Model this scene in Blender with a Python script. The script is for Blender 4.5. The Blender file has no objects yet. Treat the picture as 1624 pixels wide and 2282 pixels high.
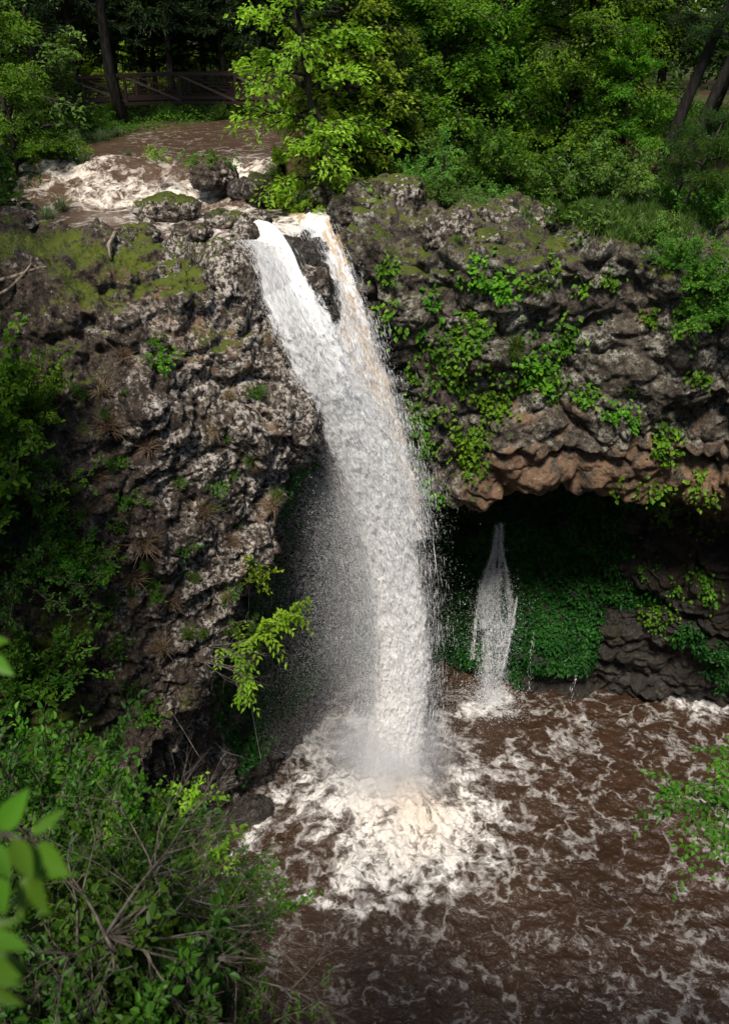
import bpy, math, random
import numpy as np
from mathutils import Vector
from mathutils.bvhtree import BVHTree

scn = bpy.context.scene
COL = scn.collection
R = math.radians
# ------------------------------------------------------------------ camera
CAMZ, PITCH, TV = 4.6, R(30), 0.625
TH = TV * 728 / 1024
W0, H0 = 1624.0, 2282.0
CAM = np.array([0, 0, CAMZ])


def ray(px, py):
    r = (2 * px / W0 - 1) * TH
    u = (1 - 2 * py / H0) * TV
    return np.array([r, math.cos(PITCH) + u * math.sin(PITCH), -math.sin(PITCH) + u * math.cos(PITCH)])


def aty(px, py, Y):
    d = ray(px, py)
    return CAM + d * (Y / d[1])


def atz(px, py, z):
    d = ray(px, py)
    return CAM + d * ((z - CAMZ) / d[2])


def project(P):
    Q = P - CAM
    f = Q[:, 1] * math.cos(PITCH) - Q[:, 2] * math.sin(PITCH)
    u = Q[:, 1] * math.sin(PITCH) + Q[:, 2] * math.cos(PITCH)
    f = np.maximum(f, 1e-3)
    return (Q[:, 0] / f / TH + 1) * W0 / 2, (1 - u / f / TV) * H0 / 2


# ------------------------------------------------------------------ noise
def _h(ix, iy, iz, s):
    h = ix * np.uint32(374761393) + iy * np.uint32(668265263) + iz * np.uint32(1274126177) + np.uint32((s * 2654435761) & 0xffffffff)
    h = (h ^ (h >> np.uint32(13))) * np.uint32(1274126177)
    h = (h ^ (h >> np.uint32(16))) * np.uint32(2246822519)
    h = h ^ (h >> np.uint32(15))
    return h.astype(np.float64) / 4294967296.0


def noise(P, s=0):
    F = np.floor(P)
    f = P - F
    I = F.astype(np.int64).astype(np.uint32)
    f = f * f * f * (f * (f * 6 - 15) + 10)
    x, y, z = I[..., 0], I[..., 1], I[..., 2]
    o = np.uint32(1)
    fx, fy, fz = f[..., 0], f[..., 1], f[..., 2]
    c = lambda a, b, d: _h(x + (o if a else np.uint32(0)), y + (o if b else np.uint32(0)), z + (o if d else np.uint32(0)), s)
    a = c(0, 0, 0) * (1 - fx) + c(1, 0, 0) * fx
    b = c(0, 1, 0) * (1 - fx) + c(1, 1, 0) * fx
    e = c(0, 0, 1) * (1 - fx) + c(1, 0, 1) * fx
    g = c(0, 1, 1) * (1 - fx) + c(1, 1, 1) * fx
    return ((a * (1 - fy) + b * fy) * (1 - fz) + (e * (1 - fy) + g * fy) * fz) * 2 - 1


ROT = np.array([[0.36, 0.48, -0.8], [-0.8, 0.6, 0.0], [0.48, 0.64, 0.6]])


def fbm(P, scale, octv=4, s=0, gain=0.5):
    Q = np.asarray(P, float) * scale
    a, t, r = 1.0, 0.0, 0.0
    for i in range(octv):
        r = r + a * noise(Q, s + i)
        t += a
        a *= gain
        Q = Q @ ROT.T * 2.03 + 7.3
    return r / t


def ridged(P, scale, octv=4, s=0):
    Q = np.asarray(P, float) * scale
    a, t, r = 1.0, 0.0, 0.0
    for i in range(octv):
        r = r + a * (1 - np.abs(noise(Q, s + i)) * 2)
        t += a
        a *= 0.5
        Q = Q @ ROT.T * 2.03 + 3.1
    return r / t


def worley(P, scale, s=0):
    Q = np.asarray(P, float) * scale
    F = np.floor(Q)
    I = F.astype(np.int64)
    f = Q - F
    d1 = np.full(Q.shape[:-1], 9.0)
    d2 = d1.copy()
    for i in (-1, 0, 1):
        for j in (-1, 0, 1):
            for k in (-1, 0, 1):
                c = (I + np.array([i, j, k])).astype(np.uint32)
                o = np.stack([_h(c[..., 0], c[..., 1], c[..., 2], s + 11 * q) for q in (1, 2, 3)], -1)
                d = np.sqrt(((np.array([i, j, k]) + o - f) ** 2).sum(-1))
                d2 = np.minimum(d2, np.maximum(d1, d))
                d1 = np.minimum(d1, d)
    return d1, d2


def sstep(a, b, x):
    t = np.clip((x - a) / (b - a), 0, 1)
    return t * t * (3 - 2 * t)


# ------------------------------------------------------------------ mesh helpers
def mesh_np(name, V, quads=None, tris=None, smooth=True, attrs=None, mat=None):
    V = np.asarray(V, np.float32).reshape(-1, 3)
    parts, starts, tot = [], [], 0
    nq = 0 if quads is None else len(quads)
    nt = 0 if tris is None else len(tris)
    me = bpy.data.meshes.new(name)
    me.vertices.add(len(V))
    me.vertices.foreach_set('co', V.ravel())
    loops = []
    if nq: loops.append(np.asarray(quads, np.int32).ravel())
    if nt: loops.append(np.asarray(tris, np.int32).ravel())
    loops = np.concatenate(loops)
    me.loops.add(len(loops))
    me.loops.foreach_set('vertex_index', loops)
    st = np.concatenate([np.arange(nq) * 4, nq * 4 + np.arange(nt) * 3]).astype(np.int32)
    me.polygons.add(nq + nt)
    me.polygons.foreach_set('loop_start', st)
    me.polygons.foreach_set('use_smooth', np.full(nq + nt, smooth, bool))
    if attrs:
        for k, a in attrs.items():
            at = me.attributes.new(k, 'FLOAT', 'POINT')
            at.data.foreach_set('value', np.asarray(a, np.float32).ravel())
    me.update(calc_edges=True)
    me.validate()
    if mat: me.materials.append(mat)
    return me


class MB:
    def __init__(s):
        s.v, s.q, s.t, s.n = [], [], [], 0

    def add(s, V, quads=None, tris=None):
        V = np.asarray(V, float).reshape(-1, 3)
        s.v.append(V)
        if quads is not None and len(quads): s.q.append(np.asarray(quads) + s.n)
        if tris is not None and len(tris): s.t.append(np.asarray(tris) + s.n)
        s.n += len(V)

    def tube(s, pts, rads, k=5, cap=True):
        pts = np.asarray(pts, float)
        m = len(pts)
        T = np.gradient(pts, axis=0)
        T /= np.linalg.norm(T, axis=1)[:, None] + 1e-9
        ref = np.array([0, 0, 1.0]) if abs(T[:, 2]).mean() < 0.8 else np.array([1.0, 0, 0])
        A = np.cross(T, ref)
        A /= np.linalg.norm(A, axis=1)[:, None] + 1e-9
        B = np.cross(T, A)
        an = np.arange(k) * 2 * math.pi / k
        rads = np.broadcast_to(np.asarray(rads, float), (m,))
        V = pts[:, None] + rads[:, None, None] * (np.cos(an)[None, :, None] * A[:, None] + np.sin(an)[None, :, None] * B[:, None])
        i, j = np.meshgrid(np.arange(m - 1), np.arange(k), indexing='ij')
        jn = (j + 1) % k
        Q = np.stack([i * k + j, i * k + jn, (i + 1) * k + jn, (i + 1) * k + j], -1).reshape(-1, 4)
        V = V.reshape(-1, 3)
        tr = []
        if cap:
            V = np.vstack([V, pts[:1], pts[-1:]])
            a, b = m * k, m * k + 1
            tr = [(a, (q + 1) % k, q) for q in range(k)] + [(b, (m - 1) * k + q, (m - 1) * k + (q + 1) % k) for q in range(k)]
        s.add(V, Q, tr)

    def box(s, a, b, w, h):
        """bar from a to b, width w (horizontal), height h"""
        a, b = np.asarray(a, float), np.asarray(b, float)
        T = (b - a) / np.linalg.norm(b - a)
        up = np.array([0, 0, 1.0]) if abs(T[2]) < 0.9 else np.array([0, 1.0, 0])
        S = np.cross(T, up); S /= np.linalg.norm(S)
        U = np.cross(S, T)
        V = [p + sx * S * w / 2 + sz * U * h / 2 for p in (a, b) for sx, sz in ((-1, -1), (1, -1), (1, 1), (-1, 1))]
        s.add(V, [(0, 3, 2, 1), (4, 5, 6, 7), (0, 1, 5, 4), (1, 2, 6, 5), (2, 3, 7, 6), (3, 0, 4, 7)])

    def leaves(s, P, D, N, L, Wd, fold=0.12):
        """pointed folded leaves: 4 verts, 2 tris each"""
        P, D, N = (np.asarray(a, float) for a in (P, D, N))
        n = len(P)
        if n == 0: return
        D = D / (np.linalg.norm(D, axis=1)[:, None] + 1e-9)
        S = np.cross(D, N)
        S /= np.linalg.norm(S, axis=1)[:, None] + 1e-9
        N = np.cross(S, D)
        L = np.broadcast_to(L, (n,))[:, None]
        Wd = np.broadcast_to(Wd, (n,))[:, None]
        m = P + D * L * 0.42 + N * L * fold
        V = np.stack([P, m + S * Wd / 2, P + D * L - N * L * 0.06, m - S * Wd / 2], 1).reshape(-1, 3)
        b = np.arange(n)[:, None] * 4
        T = np.concatenate([b + np.array([0, 1, 2]), b + np.array([0, 2, 3])], 1).reshape(-1, 3)
        s.add(V, None, T)

    def leaves6(s, P, D, N, L, Wd, fold=0.10):
        P, D, N = (np.asarray(a, float) for a in (P, D, N))
        n = len(P)
        D = D / (np.linalg.norm(D, axis=1)[:, None] + 1e-9)
        S = np.cross(D, N)
        S /= np.linalg.norm(S, axis=1)[:, None] + 1e-9
        N = np.cross(S, D)
        L = np.broadcast_to(L, (n,))[:, None]
        Wd = np.broadcast_to(Wd, (n,))[:, None]
        a, b = P + D * L * .28 + N * L * fold, P + D * L * .68 + N * L * fold * .7
        V = np.stack([P, a + S * Wd * .5, b + S * Wd * .42, P + D * L - N * L * .1, b - S * Wd * .42, a - S * Wd * .5], 1).reshape(-1, 3)
        i = np.arange(n)[:, None] * 6
        s.add(V, np.concatenate([i + np.array([0, 1, 2, 3]), i + np.array([0, 3, 4, 5])], 1).reshape(-1, 4))

    def mesh(s, name, mat, smooth=True):
        V = np.vstack(s.v)
        return mesh_np(name, V, np.vstack(s.q) if s.q else None, np.vstack(s.t) if s.t else None, smooth, mat=mat)


def link(name, me, parent=None):
    o = bpy.data.objects.new(name, me)
    COL.objects.link(o)
    if parent: o.parent = parent
    return o


def tag(o, label=None, cat=None, group=None, kind=None):
    if label: o['label'] = label
    if cat: o['category'] = cat
    if group: o['group'] = group
    if kind: o['kind'] = kind
    return o


def empty(name, loc=(0, 0, 0), label=None, cat=None, group=None):
    o = bpy.data.objects.new(name, None)
    o.empty_display_size = 0.2
    COL.objects.link(o)
    o.location = loc
    return tag(o, label, cat, group)


def copy_tree(o, parent=None):
    c = o.copy()
    COL.objects.link(c)
    if parent: c.parent = parent
    for ch in list(o.children): copy_tree(ch, c)
    return c


# ------------------------------------------------------------------ materials
class NT:
    def __init__(s, name):
        s.m = bpy.data.materials.new(name)
        s.m.use_nodes = True
        s.t = s.m.node_tree
        s.t.nodes.clear()
        s.out = s.n('ShaderNodeOutputMaterial')

    def n(s, typ, **kw):
        nd = s.t.nodes.new(typ)
        ins = kw.pop('ins', {})
        for k, v in kw.items(): setattr(nd, k, v)
        for k, v in ins.items():
            if isinstance(v, bpy.types.NodeSocket): s.t.links.new(v, nd.inputs[k])
            else: nd.inputs[k].default_value = v
        return nd

    def noise(s, vec, scale, detail=4, rough=0.55, dist=0.0):
        return s.n('ShaderNodeTexNoise', ins={'Vector': vec, 'Scale': scale, 'Detail': detail, 'Roughness': rough, 'Distortion': dist}).outputs[0]

    def math(s, op, a, b=0.0, c=0.0, clamp=False):
        nd = s.n('ShaderNodeMath', operation=op, use_clamp=clamp)
        for i, v in enumerate((a, b, c)):
            if isinstance(v, bpy.types.NodeSocket): s.t.links.new(v, nd.inputs[i])
            else: nd.inputs[i].default_value = v
        return nd.outputs[0]

    def step(s, x, a, b, lo=0.0, hi=1.0):
        nd = s.n('ShaderNodeMapRange', interpolation_type='SMOOTHSTEP')
        for k, v in (('Value', x), ('From Min', a), ('From Max', b), ('To Min', lo), ('To Max', hi)):
            if isinstance(v, bpy.types.NodeSocket): s.t.links.new(v, nd.inputs[k])
            else: nd.inputs[k].default_value = v
        return nd.outputs[0]

    def mix(s, f, a, b):
        nd = s.n('ShaderNodeMix', data_type='RGBA')
        for i, v in ((0, f), (6, a), (7, b)):
            if isinstance(v, bpy.types.NodeSocket): s.t.links.new(v, nd.inputs[i])
            else: nd.inputs[i].default_value = v if i == 0 else (*v, 1)
        return nd.outputs[2]

    def attr(s, name):
        return s.n('ShaderNodeAttribute', attribute_name=name).outputs['Fac']

    def bump(s, h, strength=0.5, dist=0.02, nrm=None):
        nd = s.n('ShaderNodeBump', ins={'Height': h, 'Strength': strength, 'Distance': dist})
        if nrm: s.t.links.new(nrm, nd.inputs['Normal'])
        return nd.outputs[0]

    def bsdf(s, col, rough=0.8, spec=0.3, nrm=None, **ins):
        nd = s.n('ShaderNodeBsdfPrincipled', ins={'Specular IOR Level': spec, **ins})
        for k, v in (('Base Color', col), ('Roughness', rough)):
            if isinstance(v, bpy.types.NodeSocket): s.t.links.new(v, nd.inputs[k])
            else: nd.inputs[k].default_value = v if k == 'Roughness' else (*v, 1)
        if nrm: s.t.links.new(nrm, nd.inputs['Normal'])
        return nd.outputs[0]

    def done(s, sh):
        s.t.links.new(sh, s.out.inputs[0])
        return s.m

    def pos(s):
        return s.n('ShaderNodeNewGeometry').outputs['Position']


def rock_mat(name, dark, mid, light, moss_attr=True, local=False):
    t = NT(name)
    p = t.n('ShaderNodeTexCoord').outputs['Object'] if local else t.pos()
    n1 = t.noise(p, 0.55, 5)
    n2 = t.noise(p, 2.6, 6, 0.65)
    n3 = t.noise(p, 7.0, 6, 0.72)
    n4 = t.noise(p, 22.0, 4, 0.7)
    n5 = t.noise(p, 1.3, 6, 0.7, 0.4)
    vor = t.n('ShaderNodeTexVoronoi', ins={'Vector': p, 'Scale': 7.0}).outputs[0]
    c = t.mix(t.step(n2, 0.36, 0.66), dark, mid)
    c = t.mix(t.step(n1, 0.40, 0.62, 0, .6), c, tuple(x * .55 for x in mid))
    pa = t.attr('pale')
    pale = t.math('MULTIPLY', t.step(t.math('ADD', n5, t.math('MULTIPLY', t.math('SUBTRACT', pa, .5), .16)), 0.45, 0.60), t.step(n3, 0.46, 0.56))
    c = t.mix(pale, c, light)
    c = t.mix(t.math('MULTIPLY', t.step(n3, 0.56, 0.66), t.step(n4, .45, .6, .2, .8)), c, light)
    c = t.mix(t.step(n3, 0.47, 0.39, 0, .85), c, tuple(x * 0.4 for x in dark))
    n6 = t.noise(p, 13.0, 5, 0.8)
    c = t.mix(t.step(n6, 0.47, 0.40, 0, .8), c, tuple(x * 0.4 for x in dark))
    rough = 0.85
    if moss_attr:
        o = t.attr('orange')
        oc = t.mix(n2, (0.085, 0.05, 0.03), (0.26, 0.155, 0.088))
        oc = t.mix(t.step(n3, 0.55, 0.7), oc, (0.34, 0.26, 0.19))
        c = t.mix(t.step(t.math('ADD', o, t.math('MULTIPLY', t.math('SUBTRACT', n5, 0.5), 1.9)), 0.38, 0.62), c, oc)
        m = t.math('ADD', t.attr('moss'), t.math('ADD', t.math('MULTIPLY', t.math('SUBTRACT', n2, 0.5), 1.1), t.math('MULTIPLY', t.math('SUBTRACT', n3, 0.5), 0.9)))  # moss cover, plus the dimness painted on the far left
        mf = t.step(m, 0.42, 0.6)
        mc = t.mix(t.step(n1, 0.4, 0.65), (0.022, 0.030, 0.006), (0.085, 0.105, 0.010))
        mc = t.mix(t.step(n4, 0.35, 0.7), mc, (0.105, 0.13, 0.014))
        c = t.mix(mf, c, mc)
        w = t.step(t.math('ADD', t.attr('wet'), t.math('MULTIPLY', t.math('SUBTRACT', n2, 0.5), 0.6)), 0.3, 0.7)  # also carries the shade painted on the right cave wall
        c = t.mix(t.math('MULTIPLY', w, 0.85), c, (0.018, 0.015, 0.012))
        rough = t.step(w, 0, 1, 0.9, 0.3)
        h = t.math('ADD', t.math('MULTIPLY', n3, 0.7), t.math('MULTIPLY', n4, 0.5))
    else:
        h = t.math('ADD', t.math('MULTIPLY', n3, 0.7), t.math('MULTIPLY', n4, 0.5))
    h = t.math('ADD', h, t.math('MULTIPLY', vor, 0.4))
    return t.done(t.bsdf(c, rough, 0.3, t.bump(h, 1.0, 0.12)))


def leaf_mat(name, c1, c2, trans=0.35, rough=0.5, spec=0.22):
    t = NT(name)
    g = t.n('ShaderNodeNewGeometry')
    oi = t.n('ShaderNodeObjectInfo')
    c = t.mix(g.outputs['Random Per Island'], c1, c2)
    cl = t.noise(t.pos(), 0.9, 2)
    c = t.mix(t.step(cl, 0.3, 0.7), tuple(x * .7 for x in c1), c)
    hs = t.n('ShaderNodeHueSaturation', ins={'Color': c, 'Hue': t.step(oi.outputs['Random'], 0, 1, 0.485, 0.512), 'Value': t.step(oi.outputs['Random'], 0, 1, 0.8, 1.2)}).outputs[0]
    b = t.bsdf(hs, rough, spec)
    tr = t.n('ShaderNodeBsdfTranslucent', ins={'Color': t.n('ShaderNodeHueSaturation', ins={'Color': hs, 'Value': 1.5, 'Hue': 0.485}).outputs[0]}).outputs[0]
    return t.done(t.n('ShaderNodeMixShader', ins={0: trans, 1: b, 2: tr}).outputs[0])


def bark_mat(name, c1, c2, scale=9):
    t = NT(name)
    p = t.n('ShaderNodeMapping', ins={'Vector': t.n('ShaderNodeTexCoord').outputs['Object'], 'Scale': (1, 1, 0.25)}).outputs[0]
    n = t.noise(p, scale, 5, 0.65)
    return t.done(t.bsdf(t.mix(t.step(n, 0.35, 0.7), c1, c2), 0.9, 0.15, t.bump(n, 0.7, 0.03)))


def water_mat(name, deep, paler, foamc, scale=1.0, rough=0.12, wave=0.5):
    t = NT(name)
    p = t.pos()
    wn = t.n('ShaderNodeTexNoise', ins={'Vector': p, 'Scale': 0.9 * scale, 'Detail': 3.0})
    off = t.n('ShaderNodeVectorMath', operation='MULTIPLY_ADD', ins={0: wn.outputs['Color'], 1: (0.9, 0.9, 0.9), 2: p}).outputs[0]
    wn2 = t.n('ShaderNodeTexNoise', ins={'Vector': off, 'Scale': 3.1 * scale, 'Detail': 3.0})
    q = t.n('ShaderNodeVectorMath', operation='MULTIPLY_ADD', ins={0: wn2.outputs['Color'], 1: (0.34, 0.34, 0.34), 2: off}).outputs[0]
    a = t.noise(q, 0.75 * scale, 3, 0.6)
    b = t.noise(q, 2.1 * scale, 4, 0.65)
    c = t.noise(q, 8.5 * scale, 5, 0.75)
    rid = lambda x, k: t.math('SUBTRACT', 1.0, t.math('MULTIPLY', t.math('ABSOLUTE', t.math('SUBTRACT', x, 0.5)), k), clamp=True)
    r1, r2, r3 = rid(a, 12.0), rid(b, 9.5), rid(c, 7.0)
    lace = t.math('ADD', t.math('MULTIPLY', r1, 0.34), t.math('ADD', t.math('MULTIPLY', r2, 0.36), t.math('MULTIPLY', r3, 0.30)))
    d = t.attr('foam')
    th = t.math('SUBTRACT', 1.02, d)
    f = t.step(t.math('SUBTRACT', lace, th), -0.05, 0.40)
    veil = t.math('MULTIPLY', t.step(t.math('SUBTRACT', t.math('ADD', t.math('MULTIPLY', r1, .6), t.math('MULTIPLY', r2, .4)), th), -0.40, 0.25), 0.40)
    f = t.math('MAXIMUM', f, veil)
    base = t.mix(t.noise(p, 0.7, 3), deep, paler)  # two muddy browns mixed at random by noise
    warm = t.attr('warm')
    fc = t.mix(warm, foamc, (0.62, 0.47, 0.31))
    fc = t.mix(t.step(c, 0.40, 0.62, 0.4, 0.0), fc, (0.42, 0.33, 0.26))
    col = t.mix(f, base, fc)
    sm = t.noise(off, 6.5 * scale, 5, 0.6, 0.9)
    h = t.math('ADD', t.math('MULTIPLY', sm, 0.8), t.math('MULTIPLY', f, 0.2))
    h = t.math('ADD', h, t.math('MULTIPLY', t.noise(off, 1.7 * scale, 3, 0.5, 0.8), 1.0))
    return t.done(t.bsdf(col, t.step(f, 0, 0.6, rough, 0.75), 0.5, t.bump(h, wave, 0.16)))


def fall_mat(name, alpha=None, warmth=0.0):
    """white water: opaque (alpha None) or broken into strands"""
    t = NT(name)
    st = t.n('ShaderNodeAttribute', attribute_name='flow').outputs['Vector']
    p = t.n('ShaderNodeCombineXYZ', ins={0: t.attr('fu'), 1: t.attr('fs'), 2: 0.0}).outputs[0]
    wn = t.n('ShaderNodeTexNoise', ins={'Vector': p, 'Scale': 1.5, 'Detail': 3.0})
    q = t.n('ShaderNodeVectorMath', operation='MULTIPLY_ADD', ins={0: wn.outputs['Color'], 1: (0.5, 0.7, 0.5), 2: p}).outputs[0]
    q2 = t.n('ShaderNodeMapping', ins={'Vector': q, 'Scale': (1.0, 0.26, 1.0)}).outputs[0]
    n1 = t.noise(q2, 2.2, 5, 0.65)
    n2 = t.noise(q2, 7.0, 5, 0.7)
    n3 = t.noise(t.n('ShaderNodeMapping', ins={'Vector': q, 'Scale': (1.0, .28, 1.0)}).outputs[0], 18.0, 4, 0.8)
    brown = t.math('MULTIPLY', t.step(t.math('ADD', n1, t.math('MULTIPLY', t.math('SUBTRACT', n2, 0.5), 0.8)), 0.38, 0.60), t.attr('warm'))
    c = t.mix(t.step(n3, 0.5, 0.36, 0.0, 0.55), (0.95, 0.95, 0.94), (0.84, 0.83, 0.81))
    c = t.mix(t.step(n1, 0.52, 0.36, 0.0, 0.45), c, (0.82, 0.80, 0.76))
    c = t.mix(brown, c, (0.50, 0.36, 0.22))
    h = t.math('ADD', t.math('MULTIPLY', n2, 0.8), t.math('MULTIPLY', n3, 0.6))
    b = t.bsdf(c, 0.55, 0.35, t.bump(h, 0.6, 0.04))
    tr = t.n('ShaderNodeBsdfTranslucent', ins={'Color': c}).outputs[0]
    b = t.n('ShaderNodeMixShader', ins={0: 0.18, 1: b, 2: tr}).outputs[0]
    if alpha is not None:
        k = t.math('ADD', t.math('MULTIPLY', n2, 0.55), t.math('MULTIPLY', n3, 0.45))
        e = t.attr('edge')
        a = t.step(t.math('SUBTRACT', k, t.math('ADD', 1 - alpha, t.math('MULTIPLY', e, 0.28))), -0.07, 0.03)
        b = t.n('ShaderNodeMixShader', ins={0: a, 1: t.n('ShaderNodeBsdfTransparent').outputs[0], 2: b}).outputs[0]
    return t.done(b)


def plain(name, col, rough=0.6, spec=0.4):
    t = NT(name)
    n = t.noise(t.pos(), 6, 4)
    return t.done(t.bsdf(t.mix(n, tuple(x * .75 for x in col), tuple(x * 1.25 for x in col)), rough, spec))


M_ROCK = rock_mat('tufa_rock', (0.026, 0.018, 0.012), (0.125, 0.092, 0.065), (0.50, 0.445, 0.38))
M_ROCKR = rock_mat('lichen_rock', (0.036, 0.028, 0.019), (0.15, 0.119, 0.088), (0.34, 0.33, 0.265))
M_BOULDER = M_ROCK
M_BARK = bark_mat('dark_bark', (0.012, 0.010, 0.008), (0.05, 0.042, 0.035))
M_PINEBARK = bark_mat('black_pine_bark', (0.006, 0.005, 0.004), (0.022, 0.018, 0.015))
M_TWIG = bark_mat('grey_twig', (0.035, 0.028, 0.022), (0.15, 0.125, 0.10), 14)
M_DEAD = bark_mat('dead_wood', (0.10, 0.07, 0.05), (0.36, 0.29, 0.23), 12)
M_LEAF_BRIGHT = leaf_mat('leaf_bright', (0.21, 0.38, 0.02), (0.38, 0.56, 0.04), 0.5)
M_LEAF_MID = leaf_mat('leaf_mid', (0.05, 0.16, 0.010), (0.14, 0.29, 0.018), 0.45)
M_MAPLE = leaf_mat('maple_leaf', (0.085, 0.235, 0.012), (0.21, 0.40, 0.022), .5)
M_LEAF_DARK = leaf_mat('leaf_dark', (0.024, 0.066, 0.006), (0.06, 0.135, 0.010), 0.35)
M_LEAF_GREY = leaf_mat('leaf_pale', (0.09, 0.215, 0.028), (0.18, 0.34, 0.05), 0.4)
M_NEEDLE = leaf_mat('needle', (0.012, 0.036, 0.007), (0.035, 0.07, 0.011), 0.2, 0.6)
M_CEDAR = leaf_mat('cedar_leaf', (0.03, 0.085, 0.008), (0.09, 0.17, 0.014), 0.3, 0.6)
M_VINE = leaf_mat('vine_leaf', (0.075, 0.21, 0.012), (0.20, 0.40, 0.022), 0.45)
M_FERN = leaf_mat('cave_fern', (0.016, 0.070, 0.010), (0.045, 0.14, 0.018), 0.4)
M_GRASS = leaf_mat('grass_blade', (0.05, 0.11, 0.016), (0.13, 0.19, 0.035), 0.3)
M_SEDGE = leaf_mat('sedge_blade', (0.10, 0.15, 0.06), (0.22, 0.28, 0.13), 0.3)
M_DRY = leaf_mat('dry_blade', (0.16, 0.11, 0.06), (0.30, 0.22, 0.13), 0.2, 0.7)
M_POOL = water_mat('muddy_pool', (0.024, 0.0118, 0.006), (0.058, 0.032, 0.0175), (0.80, 0.79, 0.77), 0.8, 0.2, 0.75)
M_STREAM = water_mat('muddy_stream', (0.055, 0.032, 0.019), (0.115, 0.07, 0.042), (0.85, 0.82, 0.77), 1.1, 0.14, 0.5)
M_FALL = fall_mat('white_water')
M_FALL_A = fall_mat('white_water_strands', 0.60)
M_FALL_B = fall_mat('white_water_wisps', 0.51)
M_FALL_C = fall_mat('white_water_threads', 0.47)
def drop_mat():
    t = NT('droplet')
    b = t.bsdf((0.95, 0.95, 0.95), 0.4, 0.5)
    tr = t.n('ShaderNodeBsdfTranslucent', ins={'Color': (0.95, 0.95, 0.95, 1)}).outputs[0]
    return t.done(t.n('ShaderNodeMixShader', ins={0: 0.3, 1: b, 2: tr}).outputs[0])


M_DROP = drop_mat()
M_STEEL = plain('rusty_steel', (0.04, 0.02, 0.014), 0.55, 0.4)
M_PALE_STEEL = plain('worn_steel', (0.11, 0.08, 0.06), 0.6, 0.4)
M_WOODDECK = plain('deck_wood', (0.06, 0.045, 0.035), 0.8, 0.2)


def ground_mat():
    t = NT('forest_floor')
    p = t.pos()
    n1, n2, n3 = t.noise(p, 0.35, 5), t.noise(p, 2.5, 6, 0.65), t.noise(p, 11, 4, 0.7)
    c = t.mix(t.step(n2, 0.35, 0.65), (0.035, 0.022, 0.013), (0.10, 0.062, 0.038))
    c = t.mix(t.step(n1, 0.42, 0.6), c, t.mix(n3, (0.022, 0.045, 0.008), (0.05, 0.08, 0.014)))
    c = t.mix(t.step(n3, 0.62, 0.72), c, (0.14, 0.075, 0.042))
    return t.done(t.bsdf(c, 0.95, 0.1, t.bump(t.math('ADD', n2, n3), 0.8, 0.1)))


M_GROUND = ground_mat()


# ------------------------------------------------------------------ cliffs
def resample(C, n, axis):
    C = np.moveaxis(np.asarray(C, float), axis, 0)
    k = len(C)
    seg = np.linalg.norm(np.diff(C, axis=0), axis=-1).reshape(k - 1, -1).mean(1) + 1e-6
    cum = np.concatenate([[0], np.cumsum(seg)])
    s = np.linspace(0, cum[-1], n)
    i = np.clip(np.searchsorted(cum, s, side='right') - 1, 0, k - 2)
    t = (s - cum[i]) / seg[i]
    sh = (n,) + (1,) * (C.ndim - 1)
    t = t.reshape(sh)
    p0, p1, p2, p3 = C[np.maximum(i - 1, 0)], C[i], C[i + 1], C[np.minimum(i + 2, k - 1)]
    r = 0.5 * (2 * p1 + (p2 - p0) * t + (2 * p0 - 5 * p1 + 4 * p2 - p3) * t ** 2 + (3 * p1 - p0 - 3 * p2 + p3) * t ** 3)
    return np.moveaxis(r, 0, axis)


def grid_normals(P):
    du = np.gradient(P, axis=0)
    dv = np.gradient(P, axis=1)
    N = np.cross(du, dv)
    return N / (np.linalg.norm(N, axis=-1, keepdims=True) + 1e-9)


def grid_faces(nu, nv):
    i, j = np.meshgrid(np.arange(nu - 1), np.arange(nv - 1), indexing='ij')
    a = i * nv + j
    return np.stack([a, a + nv, a + nv + 1, a + 1], -1).reshape(-1, 4)


def rock_disp(P, N, s, amp=1.0, mask=None):
    P3 = P.reshape(-1, 3)
    warp = np.stack([fbm(P3, 0.55, 3, s + 31 + k) for k in range(3)], -1) * 0.8
    Q = P3 + warp
    big = fbm(Q * [1, 1, 1.2], 0.38, 3, s)
    a1, a2 = worley(Q * [1, 1, 1.15], 0.5, s + 3)
    b1, b2 = worley(Q, 1.25, s + 5)
    c1, c2 = worley(Q + .3 * warp, 3.1, s + 7)
    rd = ridged(Q * [1, 1, 0.8], 1.1, 4, s + 9)
    fine = fbm(P3, 3.6, 5, s + 17, 0.62)
    strata = fbm(Q * [.25, .25, 1.6], 0.9, 3, s + 23)
    h = 0.65 * big + 0.55 * (0.55 - a1) + 0.5 * (np.minimum(a2 - a1, .3) - .2) + 0.36 * (0.5 - b1) + 0.25 * (np.minimum(b2 - b1, .25) - .15)
    h = h + 0.13 * (.5 - c1) + 0.24 * rd + 0.24 * fine + .22 * strata
    if s == 41: h = h + .55 * (np.minimum(a2 - a1, .35) - .22) + .3 * (np.minimum(b2 - b1, .25) - .15) - .15 * fine
    h = h.reshape(P.shape[:2]) * amp
    if mask is not None: h = h * mask
    return P + N * h[..., None]


def W(*a): return np.array(a, float)


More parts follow.
